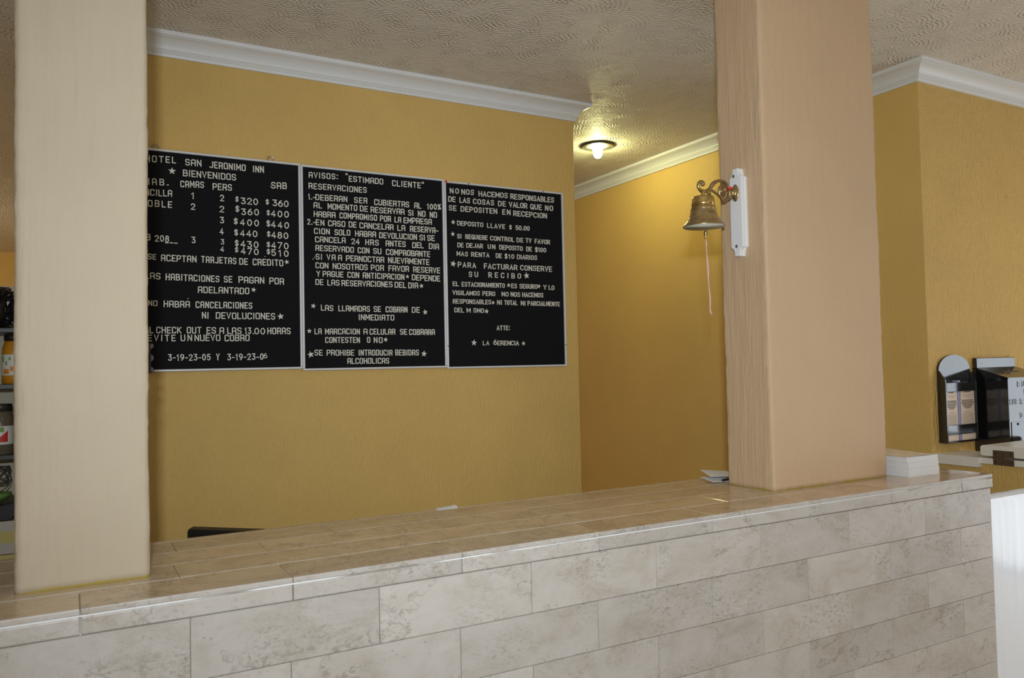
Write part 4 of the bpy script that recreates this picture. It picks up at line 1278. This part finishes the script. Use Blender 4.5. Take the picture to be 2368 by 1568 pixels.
# ================================================================ side ledge, folded counter flap, gate
lg = thing('side_ledge', 'fixed off-white ledge on the low yellow wall under the folded flap', 'ledge', (3.28, .1, 1.05))
obj('ledge_board', B(((3.197, -.04, 1.0655), (3.385, .5115, 1.0895)), bev=.002), M['boardwhite'], lg)
bm = B(((3.185, .320, 1.0655), (3.1968, .5112, 1.0895)), ((3.185, .320, 1.0505), (3.2148, .5112, 1.0655)))
obj('edge_strip', bm, M['boardwhite'], lg)
fp = thing('counter_flap', 'thick off-white counter flap folded back onto the side ledge', 'counter flap', (3.4, 0, 1.095))
bm = prism([(.3145, 1.0985), (.3145, 1.1405), (-.04, 1.1405), (-.04, 1.0985)], 'X', 3.197, 3.66)
es = [e for e in bm.edges if abs(e.verts[0].co.x - e.verts[1].co.x) > .1 and e.verts[0].co.y > 0]
bmesh.ops.bevel(bm, geom=es, offset=.0125, segments=5, affect='EDGES', profile=.5)
obj('flap_board', bm, M['boardwhite'], fp)
for yc in (.2245, .030):
    hg = obj('hinge_leaf', B(((3.1945, yc - .040, 1.0985), (3.1969, yc + .040, 1.1235)), bev=.0006, seg=1), M['rust'], fp)
    hl = obj('hinge_leaf', B(((3.1945, yc - .040, 1.0660), (3.1969, yc + .040, 1.0890)), bev=.0006, seg=1), M['rust'], lg)
    hg['label'] = hl['label'] = 'rusty hinge leaf'
    obj('hinge_pin', tube([(3.1930, yc - .040, 1.0945), (3.1930, yc + .040, 1.0945)], [.0038, .0038], 10, None, 1), M['rust'], hl, True)
    for dy in (-.029, 0, .029):
        for zz, hh in ((1.1120, hg), (1.0775, hl)):
            obj('screw', lathe([(.0034, -.0003), (.0030, -.0011), (0, -.0012)], (3.1945, yc + dy, zz), 10, 'X'), M['ringdark'], hh)
# swing gate closing the gap, with a rolled top
gt = thing('swing_gate', 'glossy white gate with rolled top closing the gap beside the counter', 'gate', (2.95, .06, 0))
prof = [(.045, .04), (.045, .965)] + [(.075 - .030 * math.cos(math.radians(a)), .965 + .046 * math.sin(math.radians(a))) for a in (15, 30, 45, 60, 75, 90, 105, 120, 135, 150, 165)] + [(.105, .965), (.105, .04)]
bm = bmesh.new()
ra = [bm.verts.new((2.722, y, z)) for y, z in prof]
rb = [bm.verts.new((3.178, y, z)) for y, z in prof]
n = len(prof)
for k in range(n):
    f = bm.faces.new((ra[k], ra[(k + 1) % n], rb[(k + 1) % n], rb[k]))
bm.faces.new(ra)
bm.faces.new(rb[::-1])
obj('panel', bm, M['gate'], gt)
bm = B(((2.730, .06, 0), (2.76, .09, .04)), ((3.14, .06, 0), (3.17, .09, .04)))
obj('foot', bm, M['steel'], gt)

# ================================================================ leaflet holder
hx0, hx1, hy = 3.236, 3.462, .473
WK = YK - .0015
ho = thing('leaflet_holder', 'black wooden leaflet holder with an arched back', 'leaflet holder', (3.35, YK, 1.13))
bm = bmesh.new()
hc = (hx0 + hx1) / 2
pts = [(hx0, 1.130), (hx1, 1.130), (hx1, 1.440)] + [(hc + (hx1 - hc) * math.cos(math.radians(a)), 1.440 + .066 * math.sin(math.radians(a))) for a in range(15, 180, 15)] + [(hx0, 1.440)]
prism(pts, 'Y', WK - .009, WK, bm)
bk = obj('back_panel', bm, M['black'], ho)
for zz, r in ((1.477, .0050), (1.457, .0045)):
    obj('screw_hole', lathe([(r, -.0092), (r * .7, -.0098), (0, -.0096)], (hc - .0, WK, zz), 12, 'Y'), M['steel'], bk)
for a, b in ((hx0, hx0 + .007), (hx1 - .007, hx1)):
    obj('side_panel', prism([(WK - .0092, 1.130), (WK - .0092, 1.438), (hy + .003, 1.400), (hy, 1.388), (hy, 1.130)], 'X', a, b, None, .001, 1), M['black'], ho)
obj('front_rail', B(((hx0 + .0072, hy, 1.348), (hx1 - .0072, hy + .007, 1.386)), bev=.001), M['black'], ho)
obj('front_rail', B(((hx0 + .0072, hy, 1.165), (hx1 - .0072, hy + .007, 1.205)), bev=.001), M['black'], ho)
obj('floor_panel', B(((hx0 + .0072, hy, 1.130), (hx1 - .0072, WK - .0092, 1.1375)), bev=.001), M['black'], ho)
dvd = obj('divider', B(((3.331, hy + .0075, 1.1376), (3.352, WK - .0092, 1.395))), M['divider'], ho)
dvd['label'] = 'violet-blue divider strip between the leaflets'


def leaflet(x0, x1, label, seed):
    lt = thing('leaflet', label, 'leaflet', ((x0 + x1) / 2, hy + .02, 1.138), 'leaflets in the black holder')
    obj('sheet', B(((x0, hy + .0095, 1.1378), (x1, hy + .0265, 1.375))), M['pinkpaper'], lt)
    rnd = random.Random(seed)
    bm = bmesh.new()
    c = (x0 + x1) / 2
    w = x1 - x0

    def bar(z, k, h):
        box(bm, (c - w * k / 2, hy + .0089, z), (c + w * k / 2, hy + .0096, z + h))
    z = 1.366
    for k in (.78, .74, .6, .42):
        bar(z - .0045, k, .0034)
        z -= .0065
    z -= .009
    for k in (.72, .45):
        bar(z - .002, k, .0010)
        z -= .007
    z -= .007
    for k in (.80, .86, .84, .72, .62, .40):
        bar(z - .0045, k, .0032)
        z -= .0066
    z -= .008
    for k in (.35, .62):
        bar(z - .002, k, .0010)
        z -= .007
    for i in range(11):
        bar(z - .002, .8 + rnd.uniform(-.08, .05), .0008)
        z -= .0042
    obj('print', bm, M['ink'], lt)


leaflet(3.2440, 3.3300, 'printed leaflet in the left pocket of the black holder', 1)
leaflet(3.3530, 3.4540, 'printed leaflet in the right pocket of the black holder', 2)

# ================================================================ suggestion box
sx0, sx1, sy = 3.494, 3.800, .360
sb = thing('suggestion_box', 'black gloss suggestion box with raised lettering on its front', 'suggestion box', (3.65, YK, 1.08))
obj('back_plate', B(((3.499, WK - .018, 1.444), (3.803, WK, 1.489)), bev=.002), M['black'], sb)
bm = prism([(WK, 1.078), (WK, 1.443), (WK - .012, 1.442), (sy, 1.397), (sy, 1.078)], 'X', sx0, sx1, None, .0012, 1)
obj('body', bm, M['black'], sb)
bm = bmesh.new()
ly0, lz0, ly1, lz1 = WK - .020, 1.4395, sy - .004, 1.3960
prism([(ly0, lz0), (ly0, lz0 + .006), (ly1, lz1 + .006), (ly1, lz1)], 'X', sx0 - .003, sx1 + .003, bm)
ld = obj('lid', bm, M['black'], sb)
bm = bmesh.new()
ma, mb = .40, .52
yA, yB = ly0 + (ly1 - ly0) * ma, ly0 + (ly1 - ly0) * mb
zA, zB = lz0 + (lz1 - lz0) * ma + .0061, lz0 + (lz1 - lz0) * mb + .0061
vs = [(3.58, yA, zA), (3.71, yA, zA), (3.71, yB, zB), (3.58, yB, zB)]
q = [bm.verts.new(v) for v in vs] + [bm.verts.new((v[0], v[1], v[2] + .0008)) for v in vs]
for f in ((0, 1, 2, 3), (7, 6, 5, 4), (0, 4, 5, 1), (1, 5, 6, 2), (2, 6, 7, 3), (3, 7, 4, 0)):
    bm.faces.new([q[i] for i in f])
obj('slot', bm, M['ringdark'], ld)
for px in (3.545, 3.765):
    obj('screw_hole', lathe([(.0045, -.0182), (.003, -.0190), (0, -.0188)], (px, WK, 1.466), 12, 'Y'), M['steel'], sb)


def putb(u, v, d):
    return (u, sy - .0001 - .0013 * d, v)


for txt, a, b, zc, h in (('BUZON', 3.566, 3.728, 1.372, .026), ('DE', 3.616, 3.678, 1.336, .026), ('SUG', 3.502, 3.562, 1.298, .026),
                         ('RENCIAS', 3.582, 3.792, 1.298, .026), ('O', 3.578, 3.596, 1.238, .026)):
    bm = bmesh.new()
    word(bm, txt, a, b, zc, zc, h, True, putb, .2)
    obj('lettering', bm, M['black'], sb)
dr = obj('door', B(((3.508, sy - .0022, 1.098), (3.786, sy - .0003, 1.212)), bev=.0007), M['black'], sb)
obj('handle', lathe([(.0055, -.0022), (.0055, -.0045), (.004, -.0055), (0, -.0056)], (3.556, sy, 1.202), 16, 'Y'), M['black'], dr, True)

# ================================================================ ceiling lamp of the corridor
LXc, LYc = 2.661, 2.138
cl = thing('ceiling_light', 'round recessed ceiling lamp with a bare glowing bulb in the corridor', 'ceiling light', (LXc, LYc, H))
obj('ring', lathe([(.0970, 0), (.0970, -.006), (.0930, -.011), (.0860, -.012), (.0840, -.006), (.0840, 0)], (LXc, LYc, H), 64), M['ringdark'], cl, True)
obj('reflector', lathe([(.0845, -.002), (.0835, -.0095), (.0600, -.0060), (.0560, -.0075), (.0530, -.0045), (.0500, -.0005), (.0, -.0005)], (LXc, LYc, H), 64), M['chrome'], cl, True)
bm = lathe([(.030, -.002), (.032, -.012), (.030, -.022), (.026, -.034), (.025, -.048), (.023, -.060), (.018, -.069), (.010, -.074), (0, -.076)], (LXc, LYc, H), 32)
obj('bulb', bm, M['bulb'], cl, True)
# another such lamp lights the room beyond, out of view
l = bpy.data.lights.new('far_room_lamp', 'POINT')
l.energy = 45
l.color = (1.0, .84, .58)
l.shadow_soft_size = .06
lo = bpy.data.objects.new('far_room_lamp', l)
COL.objects.link(lo)
lo.location = (-1.6, 5.6, 2.6)

# ================================================================ dark carved ornament on the back of the narrow pillar
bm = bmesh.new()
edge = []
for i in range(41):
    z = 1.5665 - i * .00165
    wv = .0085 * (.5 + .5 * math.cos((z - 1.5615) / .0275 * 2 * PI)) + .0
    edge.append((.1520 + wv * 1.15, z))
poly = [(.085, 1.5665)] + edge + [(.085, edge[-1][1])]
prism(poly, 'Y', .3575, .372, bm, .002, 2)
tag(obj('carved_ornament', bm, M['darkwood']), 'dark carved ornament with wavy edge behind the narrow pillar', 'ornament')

# ================================================================ shelf unit seen in the gap left of the narrow pillar
su = thing('shelf_unit', 'dark open shelf unit seen left of the narrow pillar', 'shelf unit', (-.4, 2.1, 0))
SY0, SY1 = 2.0, 2.30
obj('back_panel', B(((-.80, SY1, 0), (-.125, SY1 + .012, 1.873))), M['shelfback'], su)
obj('side_panel', B(((-.82, SY0, 0), (-.80, SY1 + .012, 1.873))), M['shelf'], su)
obj('side_panel', B(((-.142, SY0, 0), (-.125, SY1, 1.873))), M['shelf'], su)
for z in (1.6835, 1.4690, 1.2010, .50):
    obj('shelf', B(((-.80, SY0, z - .0165), (-.142, SY1, z)), bev=.001), M['shelf'], su)
obj('shelf', B(((-.80, SY0 - .01, .68), (-.142, SY1, .70))), M['shelf'], su)


def bottle():
    c = (-.191, 2.052, 1.4692)
    o = thing('juice_bottle', 'bottle of orange juice with a white label and dark cap', 'bottle', c)
    obj('juice_body', lathe([(.008, 0), (.036, 0), (.041, .004), (.0425, .02), (.0425, .125), (.040, .140), (.033, .160), (.0315, .166), (.0, .166)], c, 32), M['juice'], o, True)
    obj('label', lathe([(.0429, .034), (.0431, .036), (.0431, .112), (.0429, .114)], c, 32), M['label'], o, True)
    obj('cap', lathe([(.030, .166), (.0345, .168), (.0345, .188), (.032, .191), (0, .191)], c, 32), M['blackplastic'], o, True)
    bm = bmesh.new()
    for a0, z0, z1, w in ((-150, .085, .108, 12), (-112, .092, .104, 9), (-128, .074, .088, 8)):
        ring = [(.0436 * math.cos(math.radians(a0 + w * k / 4)), .0436 * math.sin(math.radians(a0 + w * k / 4))) for k in range(5)]
        for p, q in zip(ring, ring[1:]):
            v = [bm.verts.new((c[0] + p[0], c[1] + p[1], c[2] + z0)), bm.verts.new((c[0] + q[0], c[1] + q[1], c[2] + z0)),
                 bm.verts.new((c[0] + q[0], c[1] + q[1], c[2] + z1)), bm.verts.new((c[0] + p[0], c[1] + p[1], c[2] + z1))]
            bm.faces.new(v)
    obj('leaf_print', bm, M['green'], o)
    bm = bmesh.new()
    for a0, z0, z1, w in ((-140, .040, .058, 30), (-105, .050, .068, 18)):
        ring = [(.0437 * math.cos(math.radians(a0 + w * k / 6)), .0437 * math.sin(math.radians(a0 + w * k / 6))) for k in range(7)]
        for p, q in zip(ring, ring[1:]):
            v = [bm.verts.new((c[0] + p[0], c[1] + p[1], c[2] + z0)), bm.verts.new((c[0] + q[0], c[1] + q[1], c[2] + z0)),
                 bm.verts.new((c[0] + q[0], c[1] + q[1], c[2] + z1)), bm.verts.new((c[0] + p[0], c[1] + p[1], c[2] + z1))]
            bm.faces.new(v)
    obj('fruit_print', bm, M['orange'], o)


bottle()
c = (-.238, 2.055, 1.2012)
o = thing('food_jar', 'dim glass jar with a red and green label on the shelf below the juice', 'jar', c)
obj('jar_body', lathe([(.01, 0), (.044, 0), (.048, .006), (.048, .135), (.044, .150), (.039, .158), (.039, .165), (0, .165)], c, 32), M['jarglass'], o, True)
obj('lid', lathe([(.039, .165), (.041, .167), (.041, .190), (.039, .193), (0, .193)], c, 32), M['ringdark'], o, True)
obj('label', lathe([(.0484, .040), (.0487, .042), (.0487, .108), (.0484, .110)], c, 32), M['label'], o, True)
bm = bmesh.new()
for a0, z0, z1, w in ((-95, .050, .085, 40), ):
    ring = [(.0492 * math.cos(math.radians(a0 + w * k / 6)), .0492 * math.sin(math.radians(a0 + w * k / 6))) for k in range(7)]
    for i, (p, q) in enumerate(zip(ring, ring[1:])):
        v = [bm.verts.new((c[0] + p[0], c[1] + p[1], c[2] + z0)), bm.verts.new((c[0] + q[0], c[1] + q[1], c[2] + z0)),
             bm.verts.new((c[0] + q[0], c[1] + q[1], c[2] + z0 + .012 + .005 * (i + 1))), bm.verts.new((c[0] + p[0], c[1] + p[1], c[2] + z0 + .012 + .005 * i))]
        bm.faces.new(v)
obj('red_print', bm, M['red'], o)
bm = bmesh.new()
ring = [(.0492 * math.cos(math.radians(-95 + 24 * k / 5)), .0492 * math.sin(math.radians(-95 + 24 * k / 5))) for k in range(6)]
for p, q in zip(ring, ring[1:]):
    bm.faces.new([bm.verts.new((c[0] + p[0], c[1] + p[1], c[2] + .088)), bm.verts.new((c[0] + q[0], c[1] + q[1], c[2] + .088)),
                  bm.verts.new((c[0] + q[0], c[1] + q[1], c[2] + .106)), bm.verts.new((c[0] + p[0], c[1] + p[1], c[2] + .106))])
obj('green_print', bm, M['green'], o)
# crumpled dark bundle on the top shelf
bm = bmesh.new()
bmesh.ops.create_icosphere(bm, subdivisions=5, radius=1.0)
for v in bm.verts:
    p = v.co.copy()
    k = 1 + .16 * noise.noise(p * 3.1) + .12 * abs(noise.noise(p * 7)) + .05 * noise.noise(p * 17)
    s = Vector((math.copysign(abs(p.x) ** .6, p.x), math.copysign(abs(p.y) ** .6, p.y), math.copysign(abs(p.z) ** .6, p.z)))
    v.co = Vector((-.330 + s.x * .130 * k, 2.145 + s.y * .115 * k, max(1.6837, 1.772 + s.z * .083 * k)))
tag(obj('wrapped_bundle', bm, M['cello']), 'crumpled dark bundle in shiny wrap on the top shelf', 'bundle')
# coil of grey wire, green bowl, dark case and two striped boxes lower down
bm = bmesh.new()
for k in range(7):
    ph = k * .9
    tube([(-.255 + .05 * math.cos(a * PI / 8 + ph) * (1 - .04 * k), 2.10 + .06 * math.sin(a * PI / 8 + ph), 1.100 + .042 * math.sin(a * PI / 8 + ph * 2) + .005 * k) for a in range(17)], .0022, 6, bm, 2)
tag(obj('wire_coil', bm, M['greywire'], None, True), 'loose coil of grey wire below the jar shelf', 'wire')
bm = lathe([(.012, 0), (.030, .001), (.052, .018), (.062, .034), (.060, .034), (.050, .019), (.028, .004), (0, .003)], (-.262, 2.085, 1.0165), 32)
tag(obj('green_bowl', bm, M['green'], None, True), 'small light green bowl under the wire coil', 'bowl')
bm = prism([(-.60, 0.952), (-.60, .958), (-.178, 1.018), (-.178, .985), (-.20, .952)], 'Y', 2.02, 2.28, None, .003, 2)
tag(obj('dark_case', bm, M['blackplastic']), 'slanted dark grey case standing on the striped boxes', 'case')
for z, lb in ((.7005, 'lower yellow and white striped box on the bottom of the shelf unit'), (.827, 'upper yellow and white striped box under the dark case')):
    tag(obj('striped_box', B(((-.60, 2.01, z), (-.178, 2.26, z + .124)), bev=.002), M['stripes']), lb, 'box', 'striped boxes in the shelf unit')
